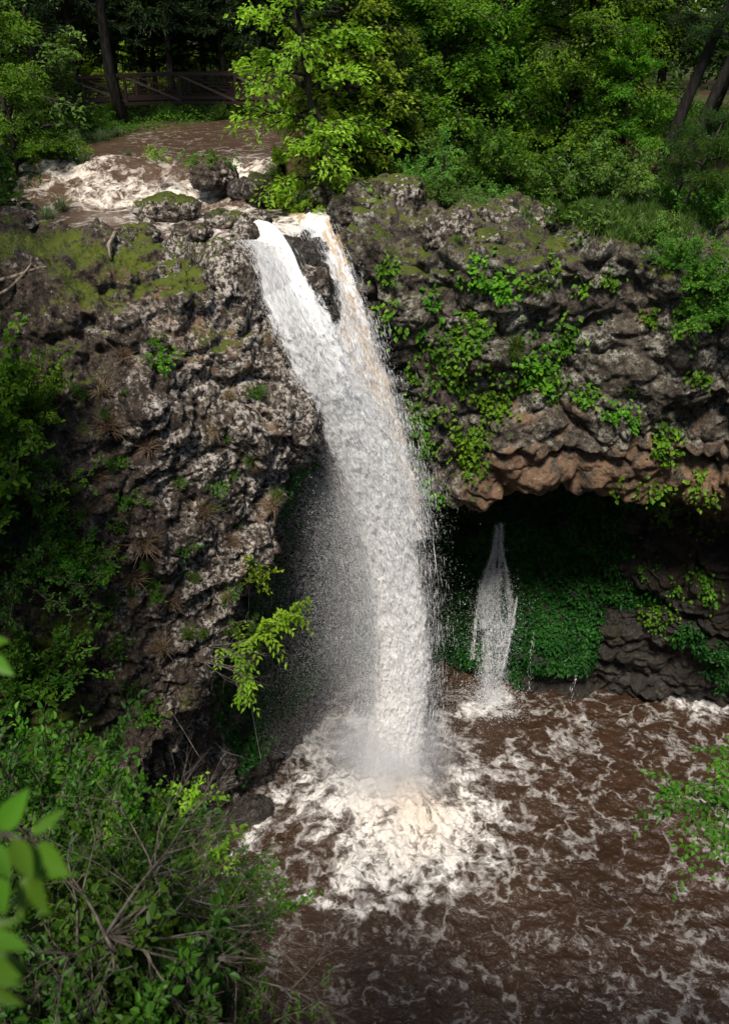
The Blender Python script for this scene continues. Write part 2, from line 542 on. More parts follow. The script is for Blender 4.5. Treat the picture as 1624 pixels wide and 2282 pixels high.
LC = [
    [W(-16, 34, 1.3), W(-13, 34, .9), W(-11, 34, .4), W(-9, 34, .2), W(-7, 34, .2), W(-4.5, 34, .2), W(-2.5, 34, .1), W(-1, 34, 0), W(0, 34, 0), W(1, 34, 0)],
    [W(-15, 25.5, .6), W(-12, 25.8, .15), W(-9.5, 26, -.6), W(-7, 26, -.7), W(-5, 26, -.7), W(-3.2, 25.8, -.7), W(-2, 26, -.7), W(-1, 26.3, -.7), W(-.2, 27, -.6), W(.5, 29, -.6)],
    [aty(-260, 515, 20), aty(-60, 528, 21.6), aty(130, 530, 22.7), aty(300, 538, 22.8), aty(450, 530, 22.8), aty(565, 550, 22.2), aty(665, 530, 23.4), aty(745, 525, 24.8), W(0.3, 26.5, -1), W(.8, 29, -1)],
    [aty(-260, 640, 18), aty(-60, 630, 19.3), aty(130, 620, 20.3), aty(300, 620, 20.7), aty(450, 630, 21.1), aty(600, 660, 21.5), aty(715, 690, 22.4), aty(780, 690, 23.8), W(.6, 26, -2.5), W(1.5, 29, -2.5)],
    [aty(-260, 820, 16.5), aty(-60, 820, 17.8), aty(120, 800, 18.8), aty(300, 790, 19.4), aty(460, 790, 20.1), aty(610, 800, 20.9), aty(690, 850, 21.8), W(-1.1, 23.6, -4.2), W(-.2, 26, -4.5), W(1.5, 29.5, -4.5)],
    [aty(-260, 1020, 15.5), aty(-60, 1000, 16.8), aty(110, 1000, 17.8), aty(280, 990, 18.5), aty(450, 990, 19.4), aty(600, 990, 20.4), aty(678, 980, 21.3), W(-1.7, 23.4, -5.8), W(-.6, 26, -6), W(1.4, 29.8, -6)],
    [aty(-260, 1240, 15), aty(-60, 1230, 16), aty(100, 1220, 17), aty(260, 1210, 17.8), aty(420, 1200, 18.7), aty(540, 1190, 19.6), aty(608, 1200, 20.3), W(-3.3, 22.5, -9), W(-1.5, 25.5, -9.5), W(1.2, 30, -9.5)],
    [aty(-260, 1460, 14.6), aty(-60, 1440, 15.5), aty(90, 1430, 16.4), aty(230, 1420, 17.2), aty(360, 1410, 18), aty(450, 1400, 18.6), aty(503, 1390, 19.2), W(-4.6, 21.5, -12), W(-2.4, 25, -12.5), W(1, 30.3, -13)],
    [aty(-260, 1680, 14.2), aty(-60, 1660, 15), aty(80, 1640, 15.8), aty(190, 1620, 16.5), aty(290, 1600, 17.2), aty(370, 1585, 17.6), aty(412, 1570, 18), W(-5.6, 20.5, -14.5), W(-3, 25, -15.5), W(.9, 30.6, -16)],
    [aty(-260, 1850, 13.8), aty(-60, 1810, 14.5), aty(80, 1780, 15.2), aty(170, 1760, 15.7), aty(240, 1740, 16.1), aty(290, 1720, 16.5), aty(315, 1700, 16.9), W(-6, 19.6, -16.5), W(-3, 24.8, -17.5), W(.8, 30.8, -18.5)],
    [W(-12, 14.5, -16.5), W(-10, 14.9, -16.5), W(-8.9, 15.5, -16.3), W(-8.2, 16.2, -16.2), W(-7.6, 16.9, -16.2), W(-7.1, 17.6, -16.2), W(-6.8, 18.2, -16.2), W(-5.8, 19.6, -18), W(-2.8, 24.8, -19), W(.8, 31, -20)],
    [W(-12, 14.8, -21.5), W(-10, 15, -21.5), W(-8.5, 15.4, -21.5), W(-7.6, 16.2, -21.5), W(-6.9, 17, -21.5), W(-6.3, 17.8, -21.5), W(-5.9, 18.5, -21.5), W(-5.2, 19.6, -21.5), W(-2.6, 25, -21.5), W(.8, 31.2, -21.5)],
]
RC = [
    [W(-2.5, 36, .5), W(.3, 36, .6), W(3, 36, .5), W(5, 36, .4), W(7.2, 36, .3), W(9.3, 36, .2), W(11.4, 36, 0), W(14, 36, -.4), W(19, 36, -1)],
    [W(-1.3, 29, .25), W(.8, 29.5, .35), W(3, 29.5, .3), W(5, 29, .15), W(7.2, 28.5, 0), W(9.3, 28, -.1), W(11.4, 27.5, -.3), W(14, 27, -.8), W(18, 26, -1.2)],
    [aty(752, 478, 26.2), aty(840, 455, 25.5), aty(960, 475, 25), aty(1100, 465, 25.3), aty(1250, 500, 24.8), aty(1400, 520, 24), aty(1540, 545, 23.3), aty(1700, 560, 22.5), aty(1900, 600, 21.5)],
    [aty(765, 560, 25), aty(850, 560, 24.2), aty(960, 560, 23.6), aty(1100, 555, 23), aty(1250, 555, 22.7), aty(1400, 560, 22.5), aty(1540, 595, 22.2), aty(1700, 620, 21.6), aty(1900, 680, 20.8)],
    [aty(815, 680, 24.6), aty(890, 680, 23.6), aty(980, 680, 23), aty(1100, 680, 22.6), aty(1250, 680, 22.5), aty(1400, 680, 22.4), aty(1540, 690, 22), aty(1700, 720, 21.4), aty(1900, 780, 20.6)],
    [aty(850, 830, 24.4), aty(910, 830, 23.5), aty(990, 830, 22.9), aty(1110, 840, 22.5), aty(1250, 840, 22.4), aty(1400, 840, 22.3), aty(1540, 840, 21.9), aty(1700, 860, 21.2), aty(1900, 930, 20.4)],
    [aty(870, 1000, 24.6), aty(925, 990, 23.7), aty(1000, 980, 23), aty(1110, 980, 22.6), aty(1250, 960, 22.5), aty(1400, 960, 22.4), aty(1540, 970, 22), aty(1700, 1000, 21.3), aty(1900, 1080, 20.5)],
    [aty(885, 1180, 25.2), aty(935, 1140, 24.3), aty(1000, 1120, 23.8), aty(1100, 1110, 23.5), aty(1200, 1085, 23.4), aty(1400, 1095, 23.2), aty(1540, 1110, 22.8), aty(1700, 1140, 22), aty(1900, 1220, 21)],
    [W(1, 28, -9.5), W(2.2, 28.2, -9.3), W(3.4, 28.2, -9), W(5, 28, -8.8), W(7, 27.6, -8.8), W(9.2, 26.8, -9), W(11.2, 25.6, -9.5), W(13.8, 24.6, -10), W(17.5, 23.5, -10)],
    [W(1, 29.8, -14), W(2.5, 29.8, -14), W(4, 29.3, -14), W(6, 28.6, -14), W(8, 27.9, -14), W(9.9, 27.2, -13.8), W(11.7, 26.2, -13.5), W(14, 25, -13), W(17.5, 24, -13)],
    [W(.9, 30.6, -18), W(2.6, 30.2, -18), W(4.4, 29, -18), W(6.2, 27.9, -18), W(8, 27.2, -17.8), W(10, 26.9, -17.5), W(11.9, 26.4, -17), W(14.3, 25.6, -16.8), W(18, 25, -16.8)],
    [W(.8, 31, -21.5), W(2.7, 30.8, -21.5), W(4.8, 29.3, -21.5), W(6.5, 28.4, -21.5), W(8.4, 27.8, -21.5), W(10.4, 27.6, -21.5), W(12.6, 27.6, -21.5), W(15.5, 27.6, -21.5), W(19, 27.6, -21.5)],
]


MOUNDS = ((405, 655, 20.9, .85, .6), (300, 640, 20.9, .9, .55), (190, 660, 20.4, 1.2, .7), (280, 585, 21.6, .8, .4), (330, 910, 19.2, .7, .45), (640, 900, 21.2, .9, .4))

for row in RC:                                   # the cliff runs on to the right and turns back
    q = row[-1]
    row.append(W(q[0] + 8, max(q[1] + 3, 27) if q[2] < -2 else q[1] + 5, q[2]))
    row.append(W(q[0] + 15, q[1] + 12, q[2]))


def build_cliff(name, C, nu, nv, s, mat, moss_shade_fn, orange_fn, wet_shade_fn, amp_fn, mounds=()):
    P = resample(resample(np.array(C), nu, 0), nv, 1)
    N = grid_normals(P)
    for px, py, Y, r, a in mounds:
        c = aty(px, py, Y)
        P = P + (N + [0, 0, .35]) * (a * np.exp(-((P - c) ** 2).sum(-1) / r ** 2))[..., None]
    N = grid_normals(P)
    amp = amp_fn(P)
    P = rock_disp(P, N, s, 1.0, amp)
    N = grid_normals(P)
    V, n = P.reshape(-1, 3), N.reshape(-1, 3)
    att = {'moss': moss_shade_fn(V, n), 'orange': orange_fn(V, n), 'wet': wet_shade_fn(V, n), 'pale': np.clip(sstep(-7.5, -3, V[:, 0]) * sstep(3, -1, V[:, 0]) + .25 * fbm(V, .4, 3, 88), 0, 1) if s == 3 else np.clip(.5 + .5 * fbm(V, .35, 3, 89), 0, 1)}
    me = mesh_np(name, V, grid_faces(nu, nv), None, True, att, mat)
    o = link(name, me)
    o['kind'] = 'structure'
    return o, V, n


def moss_common(V, n, zlo, top):
    up = sstep(0.3, 0.95, n[:, 2])
    return np.clip(up * top * sstep(zlo, zlo + 2.5, V[:, 2]) + 0.55 * fbm(V, .6, 4, 77), 0, 1)


def moss_shade_l(V, n):
    m = moss_common(V, n, -4.5, 0.62)
    # cushions that the photograph shows on the rim
    for px, py, Y, r in ((405, 640, 20.7, .75), (300, 625, 20.7, .8), (190, 640, 20.2, 1.1), (60, 560, 21, 1.2), (110, 520, 22.4, .9), (280, 575, 21.6, .6)):
        c = aty(px, py, Y)
        m = np.maximum(m, 1.2 * np.exp(-((V - c) ** 2).sum(1) / r ** 2) * sstep(-.3, .3, n[:, 2]))
    m *= 1 - 0.8 * np.exp(-((V[:, 0] + 2.2) ** 2 / 2.0 + (V[:, 1] - 22.5) ** 2 / 6))
    return m + 0.22 * sstep(-6, -12, V[:, 2]) + .26 * sstep(-5.5, -8.5, V[:, 0]) * sstep(-1.2, -3, V[:, 2])  # last term paints the far-left dimness into the moss colour


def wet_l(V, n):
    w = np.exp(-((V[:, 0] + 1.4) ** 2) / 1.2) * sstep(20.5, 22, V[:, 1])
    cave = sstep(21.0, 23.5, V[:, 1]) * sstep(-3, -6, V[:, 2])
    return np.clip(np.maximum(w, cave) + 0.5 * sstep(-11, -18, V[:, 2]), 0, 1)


def orange_r(V, n):
    o = .62 * sstep(-4.6, -7.0, V[:, 2] + 0.9 * fbm(V, 0.6, 3, 5)) * sstep(-12, -9, V[:, 2])
    o = np.maximum(o, 0.42 * sstep(0.0, 0.5, fbm(V, 0.8, 3, 15)) * sstep(-.8, -1.6, V[:, 2]))
    o = np.maximum(o, .75 * sstep(9, 12, V[:, 0]) * sstep(-.1, .35, fbm(V, .45, 3, 19)) * sstep(-9, -12, V[:, 2]))
    return o * sstep(1.5, 4, V[:, 0])


def moss_r(V, n):
    m = moss_common(V, n, -3.0, 0.68)
    cave = sstep(-10, -12.5, V[:, 2]) * sstep(12.5, 9, V[:, 0])
    return np.clip(m + 0.35 * cave, 0, 1)


def wet_shade_r(V, n):
    return np.clip(np.exp(-((V[:, 0] - 0.2) ** 2) / 2.0) * sstep(-1.5, -4, V[:, 2]) + 0.95 * sstep(-9.0, -11, V[:, 2]) * sstep(23, 25.5, V[:, 1]) + sstep(-18.5, -20.3, V[:, 2]), 0, 1)  # fall and pool terms are damp; the cave wall term paints shade


NU, NV = 900, 620
LO, LV, LN = build_cliff('rock_cliff', LC, NU, NV, 3, M_ROCK, moss_shade_l, lambda V, n: 0.38 * sstep(0.1, 0.5, fbm(V, 0.5, 3, 25)) + 0 * V[:, 0], wet_l,
                         lambda P: 0.9 - 0.45 * sstep(25, 29, P[..., 1]) * (P[..., 2] > -3) - 0.3 * np.exp(-((P[..., 0] + 1.9) ** 2 + (P[..., 1] - 22.8) ** 2) / 3) * (P[..., 2] > -3), MOUNDS)
RO, RV, RN = build_cliff('rock_cliff', RC, NU, NV, 41, M_ROCKR, moss_r, orange_r, wet_shade_r,
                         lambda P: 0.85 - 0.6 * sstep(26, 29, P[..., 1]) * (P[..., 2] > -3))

HC = [
    [W(-14, 17, -21.6), W(-9, 16.5, -21.6), W(-6.3, 15.5, -21.6), W(-5, 13, -21.6), W(-4, 10.5, -21.6), W(-2, 8, -21.6), W(3, 7, -21.6)],
    [W(-14, 15, -14), W(-8.8, 14, -15.5), W(-6.4, 12.5, -16.5), W(-5.2, 11, -17), W(-4.2, 9, -18), W(-2.5, 7, -18.5), W(3, 6, -18.5)],
    [W(-14, 12, -8), W(-8.5, 11, -10), W(-6, 9.5, -11.5), W(-4.8, 8, -12), W(-3.8, 6.5, -13), W(-2.3, 5, -14.5), W(3, 4.5, -14.5)],
    [W(-14, 9, -4.5), W(-8.5, 8, -5.5), W(-5.8, 6.8, -6.5), W(-4.3, 5.5, -7.3), W(-3, 4.2, -8.5), W(-1.5, 3, -10), W(3, 3, -10)],
    [W(-14, 6, -3.2), W(-8, 5, -3.2), W(-5, 4.0, -3.2), W(-3.6, 3.1, -3.8), W(-2, 2.2, -5), W(0, 1.7, -6), W(4, 1.7, -6)],
    [W(-14, 2, -2.9), W(-7, .6, -1.6), W(-4, .2, 1.6), W(-2, .1, 2.7), W(1, 0, 2.7), W(5, 0, 2.7), W(9, 0, 2.7)],
    [W(-14, -6, -2.7), W(-7, -6, -1.5), W(-4, -6, 2.0), W(-2, -6, 2.9), W(1, -6, 2.9), W(5, -6, 2.9), W(9, -6, 2.9)],
]
HP = resample(resample(np.array(HC), 120, 0), 90, 1)
HN = grid_normals(HP)
HP = HP + HN * (fbm(HP.reshape(-1, 3), 0.6, 4, 9) * 0.35).reshape(120, 90, 1)
HO = link('hillside', mesh_np('hillside', HP.reshape(-1, 3), grid_faces(120, 90), None, True, None, M_GROUND))
HO['kind'] = 'structure'


# ------------------------------------------------------------------ plateau ground + streams
def stream_edges(Y):
    ys = [22, 25, 28, 31, 35, 40, 48, 60, 90]
    return np.interp(Y, ys, [-10.5, -10.6, -11.6, -11.4, -10.6, -9.6, -5.5, 3, 20]), np.interp(Y, ys, [-1.0, -1.6, -3.4, -3.6, -3.4, -1.0, 4, 13, 32])


def water_z(X, Y):
    c = 27.4 + 0.5 * np.sin(X * .9)
    return 0.9 * sstep(c, c + 3.6, Y) + 0.15 * sstep(31, 45, Y)


def ground_z(X, Y):
    P = np.stack([X, Y, 0 * X], -1)
    a, b = stream_edges(Y)
    d = np.maximum(a - X, X - b)                 # >0 outside the stream
    base = np.where(X < (a + b) / 2, 0.75, 0.3) + 0.012 * np.maximum(Y - 27, 0) + 0.3 * fbm(P, .18, 3, 3)
    base = base * np.where(X < (a + b) / 2, 1 - .75 * sstep(30, 37, Y), 1)
    base = base + 0.02 * np.maximum(-X - 11, 0) - 0.05 * np.maximum(X - 10, 0) * (X < 40) - 1.5 * (X >= 40)
    z = np.where(d < 0, water_z(X, Y) - 0.55, water_z(X, Y) * 0.6 + base * 0.8)
    s = sstep(-0.2, 1.2, d)
    z = (water_z(X, Y) - 0.55) * (1 - s) + (water_z(X, Y) * 0.75 + base) * s
    ye = np.interp(X, [-16, -3, 0, 9, 12, 30], [32, 32, 33.5, 33.5, 33, 32])
    gorge = (Y < ye) & (Y > -3) & (X > -13)
    gorge |= (X > 22) & (Y < 32) & (Y > -30)
    z = np.where(Y < 2, 2.6 - 5.5 * sstep(-3, -8, X), z)
    return np.where(gorge, -21.8, z)


def axis_(dense0, dense1, step, far):
    a = np.arange(dense0, dense1 + .01, step)
    lo = dense0 - np.geomspace(step, far, 16)
    hi = dense1 + np.geomspace(step, far, 16)
    return np.concatenate([lo[::-1], a, hi])


gx, gy = axis_(-50, 50, 0.7, 350), axis_(-20, 90, 0.7, 350)
GX, GY = np.meshgrid(gx, gy, indexing='ij')
GZ = ground_z(GX, GY) + 0.05 * fbm(np.stack([GX, GY, 0 * GX], -1), 1.1, 3, 8)
GP = np.stack([GX, GY, GZ], -1)
GF = grid_faces(len(gx), len(gy))[:, ::-1]
GO = link('ground', mesh_np('ground', GP.reshape(-1, 3), GF, None, True, None, M_GROUND))
GO['kind'] = 'structure'


def bvh_of(V, F): return BVHTree.FromPolygons([tuple(v) for v in V], [tuple(int(q) for q in f) for f in F])


def sub(V): return V.reshape(NU, NV, 3)[::2, ::2].reshape(-1, 3)


GRF = grid_faces(NU // 2, NV // 2)
BV = [bvh_of(sub(LV), GRF), bvh_of(sub(RV), GRF), bvh_of(HP.reshape(-1, 3), grid_faces(120, 90)), bvh_of(GP.reshape(-1, 3), GF)]


def cast(o, d, which=(0, 1, 2, 3)):
    best = None
    for k in which:
        h = BV[k].ray_cast(Vector(o), Vector(d).normalized())
        if h[0] is not None and (best is None or h[3] < best[3]): best = h
    return best


def hit(px, py, which=(0, 1, 2, 3)):
    d = ray(px, py)
    h = cast(CAM, d, which)
    if h is None: return None
    n = np.array(h[1])
    if n @ d > 0: n = -n
    return np.array(h[0]), n


def floor_z(x, y, z=30, which=(0, 1, 2, 3)):
    h = cast((x, y, z), (0, 0, -1), which)
    return h[0].z if h else 0.0


# pool ---------------------------------------------------------------
PZ = -20.5
BASE = atz(852, 1735, PZ)
nx, ny = 640, 560
X, Y = np.meshgrid(np.concatenate([np.linspace(-9, 17, nx - 40), 17 + np.geomspace(.2, 60, 40)]), np.concatenate([6 - np.geomspace(24, .2, 30), np.linspace(6, 31.5, ny - 30)]), indexing='ij')
P2 = np.stack([X, Y, 0 * X], -1).reshape(-1, 3)
wx = fbm(P2, .5, 3, 61).reshape(nx, ny); wy = fbm(P2, .5, 3, 62).reshape(nx, ny)
Xw, Yw = X + wx * 1.6, Y + wy * 1.6
c0 = atz(915, 1840, PZ)
ang = np.arctan2(Y - BASE[1], X - BASE[0]); rad = np.hypot(X - BASE[0], Y - BASE[1])
streak = fbm(np.stack([np.cos(ang) * 4.5 + wx, np.sin(ang) * 4.5 + wy, rad * .45], -1).reshape(-1, 3), 1.0, 4, 63, .6).reshape(nx, ny)
e0 = np.sqrt(((Xw - c0[0]) / 4.5) ** 2 + ((Yw - c0[1]) / 3.9) ** 2)
e0 = e0 - .5 * streak
foam = .98 * (1 - sstep(0.2, 1.25, e0))
foam = np.maximum(foam, .62 * np.clip(1 + .9 * streak, 0, 1.3) * sstep(6.2, 3.0, rad) * (Y > 17.5))
e1 = np.sqrt(((Xw - 3.0) / 7.5) ** 2 + ((Yw - 21.2) / 5.2) ** 2)
foam = np.maximum(foam, 0.29 * (1 - sstep(0.4, 1.25, e1)))
foam = np.maximum(foam, 0.125 + 0.17 * fbm(P2, .22, 3, 70).reshape(nx, ny) + 0.05 * sstep(5, 10, X))
foam = np.where((Y < 17) & (X < 4), np.minimum(foam, 0.15 + 0.6 * (1 - sstep(.9, 1.1, e0))), foam)


def blob(px, py, r, a):
    c = atz(px, py, PZ)
    return a * np.exp(-((Xw - c[0]) ** 2 + (Yw - c[1]) ** 2) / r ** 2)


for b in ((1095, 1585, .9, .95), (1200, 1620, 1.3, .38), (1290, 1590, .5, .6), (1560, 1552, 1.3, .75), (1500, 1548, 1.0, .7), (1190, 1500, .8, .6), (1000, 1440, .7, .5), (980, 1640, 1.4, .5), (1150, 1700, 1.4, .48), (1330, 1690, 1.2, .36)):
    foam = np.maximum(foam, blob(*b))
for a_, b_ in (((520, 1900), (590, 1830)), ((590, 1830), (660, 1770)), ((660, 1770), (720, 1690)), ((700, 1985), (800, 2040)), ((800, 2040), (960, 2000))):
    a3, b3 = atz(*a_, PZ), atz(*b_, PZ)
    for q in np.linspace(0, 1, 7):
        c = a3 + (b3 - a3) * q
        foam = np.maximum(foam, 0.78 * np.exp(-((X + wx * .6 - c[0]) ** 2 + (Y + wy * .6 - c[1]) ** 2) / .22))
warm = np.clip(0.5 * np.exp(-((X - c0[0] - .3) ** 2 + (Y - c0[1] - .6) ** 2) / 3.0) + 0.15, 0, 1)
turb = np.exp(-((X - BASE[0]) ** 2 + (Y - BASE[1] + 1) ** 2) / 9)
Z = PZ + 0.12 * fbm(P2 + np.stack([wx, wy, 0 * wx], -1).reshape(-1, 3) * .8, .8, 3, 64).reshape(nx, ny) + 0.07 * ridged(P2, 1.8, 4, 66).reshape(nx, ny)
Z = Z + turb * (0.5 + 0.4 * ridged(P2, 1.3, 4, 68).reshape(nx, ny)) + np.clip(foam - .5, 0, 1) * 0.3 * fbm(P2, 2.4, 4, 69).reshape(nx, ny)
PO = link('pool_water', mesh_np('pool_water', np.stack([X, Y, Z], -1).reshape(-1, 3), grid_faces(nx, ny)[:, ::-1], None, True, {'foam': foam, 'warm': warm}, M_POOL))
PO['kind'] = 'structure'

# stream -------------------------------------------------------------
nv, nw = 420, 190
ys = np.linspace(22.2, 62, nv)
a, b = stream_edges(ys)
tt = np.linspace(0, 1, nw)
X = (a - .6)[:, None] * (1 - tt) + (b + .6)[:, None] * tt
Y = np.repeat(ys[:, None], nw, 1)
P2 = np.stack([X, Y, 0 * X], -1).reshape(-1, 3)
casc = sstep(26.2, 27.6, Y) * (1 - sstep(30.5, 33.0, Y))
lip = sstep(25.6, 23.6, Y) * sstep(-5.5, -3, X)
Z = water_z(X, Y) + (0.03 + .22 * casc) * fbm(P2, 1.1, 4, 90).reshape(nv, nw) + casc * .12 * ridged(P2, 2.2, 3, 95).reshape(nv, nw) 
yl = np.interp(X, [-4.5, -3.7, -2.9, -2.0, -.5], [23.7, 22.5, 22.3, 24.3, 25.0])
Z = Z - .25 * sstep(-.6, .6, yl - Y) - 2.2 * np.maximum(yl - Y - .2, 0) ** 1.3
sf = 0.12 + 0.2 * fbm(P2, .35, 3, 91).reshape(nv, nw) + casc * (0.42 + .45 * fbm(P2, .5, 3, 97).reshape(nv, nw)) + 0.34 * lip + 0.40 * sstep(22.5, 25, Y) * (1 - casc) * (Y < 30) * sstep(-11, -6, X) - .1 * sstep(32, 36, Y)
SO = link('stream_water', mesh_np('stream_water', np.stack([X, Y, Z], -1).reshape(-1, 3), grid_faces(nv, nw), None, True, {'foam': sf, 'warm': np.clip(.2 + .3 * casc, 0, 1)}, M_STREAM))
SO['kind'] = 'structure'


# ------------------------------------------------------------------ waterfalls
def smooth_path(pts, n):
    return resample(np.array(pts), n, 0)


def flow_tube(name, path, wid, mat, k=1.0, depth=0.38, ns=420, nu=120, s=0, amp=0.12, warm=None, parent=None, front=0.0, thin=0.0):
    C = smooth_path(path, ns)
    w = resample(np.array(wid)[:, None], ns, 0)[:, 0] * k
    # resample() of widths uses its own chord; use plain interpolation instead
    L = np.concatenate([[0], np.cumsum(np.linalg.norm(np.diff(np.array(path), axis=0), axis=1))])
    sl = np.concatenate([[0], np.cumsum(np.linalg.norm(np.diff(C, axis=0), axis=1))])
    w = np.interp(sl / sl[-1], L / L[-1], wid) * k
    T = np.gradient(C, axis=0); T /= np.linalg.norm(T, axis=1)[:, None]
    Nf = np.array([0, -1.0, 0.45]); S = np.cross(np.broadcast_to(Nf, T.shape), T); S /= np.linalg.norm(S, axis=1)[:, None]
    N = np.cross(T, S)
    N = np.where((N @ Nf)[:, None] < 0, -N, N)
    an = np.linspace(0, 2 * math.pi, nu + 1)
    ca, sa = np.cos(an), np.sin(an)
    dirs = ca[None, :, None] * S[:, None] + sa[None, :, None] * N[:, None] * depth
    if thin: dirs = ca[None, :, None] * S[:, None] + sa[None, :, None] * N[:, None] * (depth * (1 - thin * sstep(.22, .0, sl / sl[-1])))[:, None, None]
    P = C[:, None] + dirs * w[:, None, None] + N[:, None] * front
    fu = (ca[None, :] * w[:, None] + s * 3.7)
    fs = np.repeat(sl[:, None], nu + 1, 1) + s * 5.1
    q = np.stack([fu + .25 * fbm(np.stack([fu, fs, 0 * fu], -1), .9, 2, 230), fs * .2, sa[None, :] * w[:, None] * depth], -1).reshape(-1, 3)
    h = (0.45 * fbm(q, 1.1, 3, 200 + s) + 0.12 * ridged(q, 2.0, 4, 210 + s) + 0.6 * fbm(q * [1, 1.3, 1], 6.0, 4, 220 + s, .75)).reshape(ns, nu + 1)
    h[:, -1] = h[:, 0]
    nd = dirs / (np.linalg.norm(dirs, axis=-1, keepdims=True) + 1e-9)
    grow = np.clip(w / 1.0, .45, 1.1)[:, None, None]
    P = P + nd * h[..., None] * amp * 2.2 * grow
    edge = np.abs(ca)[None, :] ** 3 + 0 * h
    wm = np.interp(sl / sl[-1], np.linspace(0, 1, len(warm)), warm)[:, None] + 0 * h if warm is not None else 0 * h
    me = mesh_np(name, P.reshape(-1, 3), grid_faces(ns, nu + 1), None, True, {'fu': fu, 'fs': fs, 'edge': edge, 'warm': wm}, mat)
    return link(name, me, parent)


def px2w(px, Y, py):
    return px / W0 * 2 * TH * (Y / ray(812, py)[1])


LP = [(540, 512, 23.6, 40), (580, 536, 22.3, 58), (606, 580, 21.85, 62), (632, 640, 21.5, 62), (672, 720, 21.3, 66), (718, 820, 21.4, 74), (772, 930, 21.9, 80), (826, 1050, 22.3, 74), (864, 1190, 22.6, 64), (888, 1330, 22.8, 62), (898, 1460, 22.9, 64), (890, 1580, 22.95, 66), (872, 1680, 23, 76), (852, 1770, 23, 95)]
RP = [(692, 474, 26.4, 66), (690, 497, 24.95, 56), (706, 530, 24.3, 46), (738, 600, 23.7, 42), (768, 680, 23.2, 42), (795, 780, 22.8, 42), (832, 900, 22.6, 50), (870, 1050, 22.6, 52), (900, 1200, 22.7, 46)]
fall = empty('waterfall', tuple(BASE), 'tall white waterfall leaping from the mossy rim into the brown pool', 'waterfall')


def path_of(L): return [aty(x, y, Y) - BASE for x, y, Y, w in L], [px2w(w, Y, y) for x, y, Y, w in L]


pL, wL = path_of(LP)
pR, wR = path_of(RP)
flow_tube('main_stream', pL, wL, M_FALL, 0.80, 0.36, 600, 160, 1, 0.035, thin=.6, warm= [.5, .25, .2, .4, .55, .55, .45, .45], parent=fall)
flow_tube('outer_strand', pL[3:], wL[3:], M_FALL_A, 1.06, 0.42, 480, 140, 2, 0.05, [.1, .1, .2, .2, .2], fall)
flow_tube('outer_strand', pL[4:], wL[4:], M_FALL_B, 1.2, 0.5, 480, 140, 3, 0.06, [.1, .1, .2], fall)
flow_tube('side_chute', pR, wR, M_FALL, 0.86, 0.34, 420, 120, 4, 0.055, thin=.6, warm=[1, 1, 1, .8, .6], parent=fall)
flow_tube('outer_strand', pR[2:], wR[2:], M_FALL_A, 1.15, 0.42, 360, 100, 5, 0.09, [1, .9, .7, .4], fall)

OCT = np.array([[1, 0, 0], [-1, 0, 0], [0, 1, 0], [0, -1, 0], [0, 0, 1.5], [0, 0, -1.5]], float)
OCT_T = np.array([[0, 2, 4], [2, 1, 4], [1, 3, 4], [3, 0, 4], [2, 0, 5], [1, 2, 5], [3, 1, 5], [0, 3, 5]])


def drops(P, r, mat, name, parent, T=None, el=None):
    n = len(P)
    V = OCT[None] * r[:, None, None]
    if T is not None:                            # threads: stretched along the flow
        V = V + (V * T[:, None]).sum(-1, keepdims=True) * (el[:, None] - 1)[..., None] * T[:, None]
    V = (P[:, None] + V).reshape(-1, 3)
    T = (np.arange(n)[:, None, None] * 6 + OCT_T[None]).reshape(-1, 3)
    o = link(name, mesh_np(name, V, None, T, True, None, mat), parent)
    o['kind'] = 'stuff'
    return o


rg = np.random.default_rng(5)


def along(path, wid, n, lo, hi, spread, bias=0.0, tang=False):
    P = np.array(path)
    L = np.concatenate([[0], np.cumsum(np.linalg.norm(np.diff(P, axis=0), axis=1))])
    C = smooth_path(path, 400)
    sl = np.concatenate([[0], np.cumsum(np.linalg.norm(np.diff(C, axis=0), axis=1))]); sl /= sl[-1]
    s = rg.uniform(lo, hi, n)
    c = np.stack([np.interp(s, sl, C[:, k]) for k in range(3)], -1)
    w = np.interp(s, L / L[-1], wid)
    clump = fbm(np.stack([s * 30, rg.normal(size=n) * .4, 0 * s], -1), 1.0, 3, 300)
    lat = (rg.normal(size=n) * spread * (1 + .5 * clump) + bias) * w * (.55 + .45 * sstep(.1, .5, s))
    dep = rg.normal(size=n) * .45 * w
    q = c + np.stack([lat, dep - .1, rg.normal(size=n) * .1], -1)
    if not tang: return q
    T = np.gradient(C, axis=0); T /= np.linalg.norm(T, axis=1)[:, None]
    t_ = np.stack([np.interp(s, sl, T[:, k]) for k in range(3)], -1) + rg.normal(0, .06, (n, 3))
    q = c + np.stack([lat, -np.abs(dep) * .9 * np.sqrt(np.clip(1.2 - (lat / w) ** 2, .1, 2)) , 0 * lat], -1)
    return q, t_ / np.linalg.norm(t_, axis=1)[:, None]


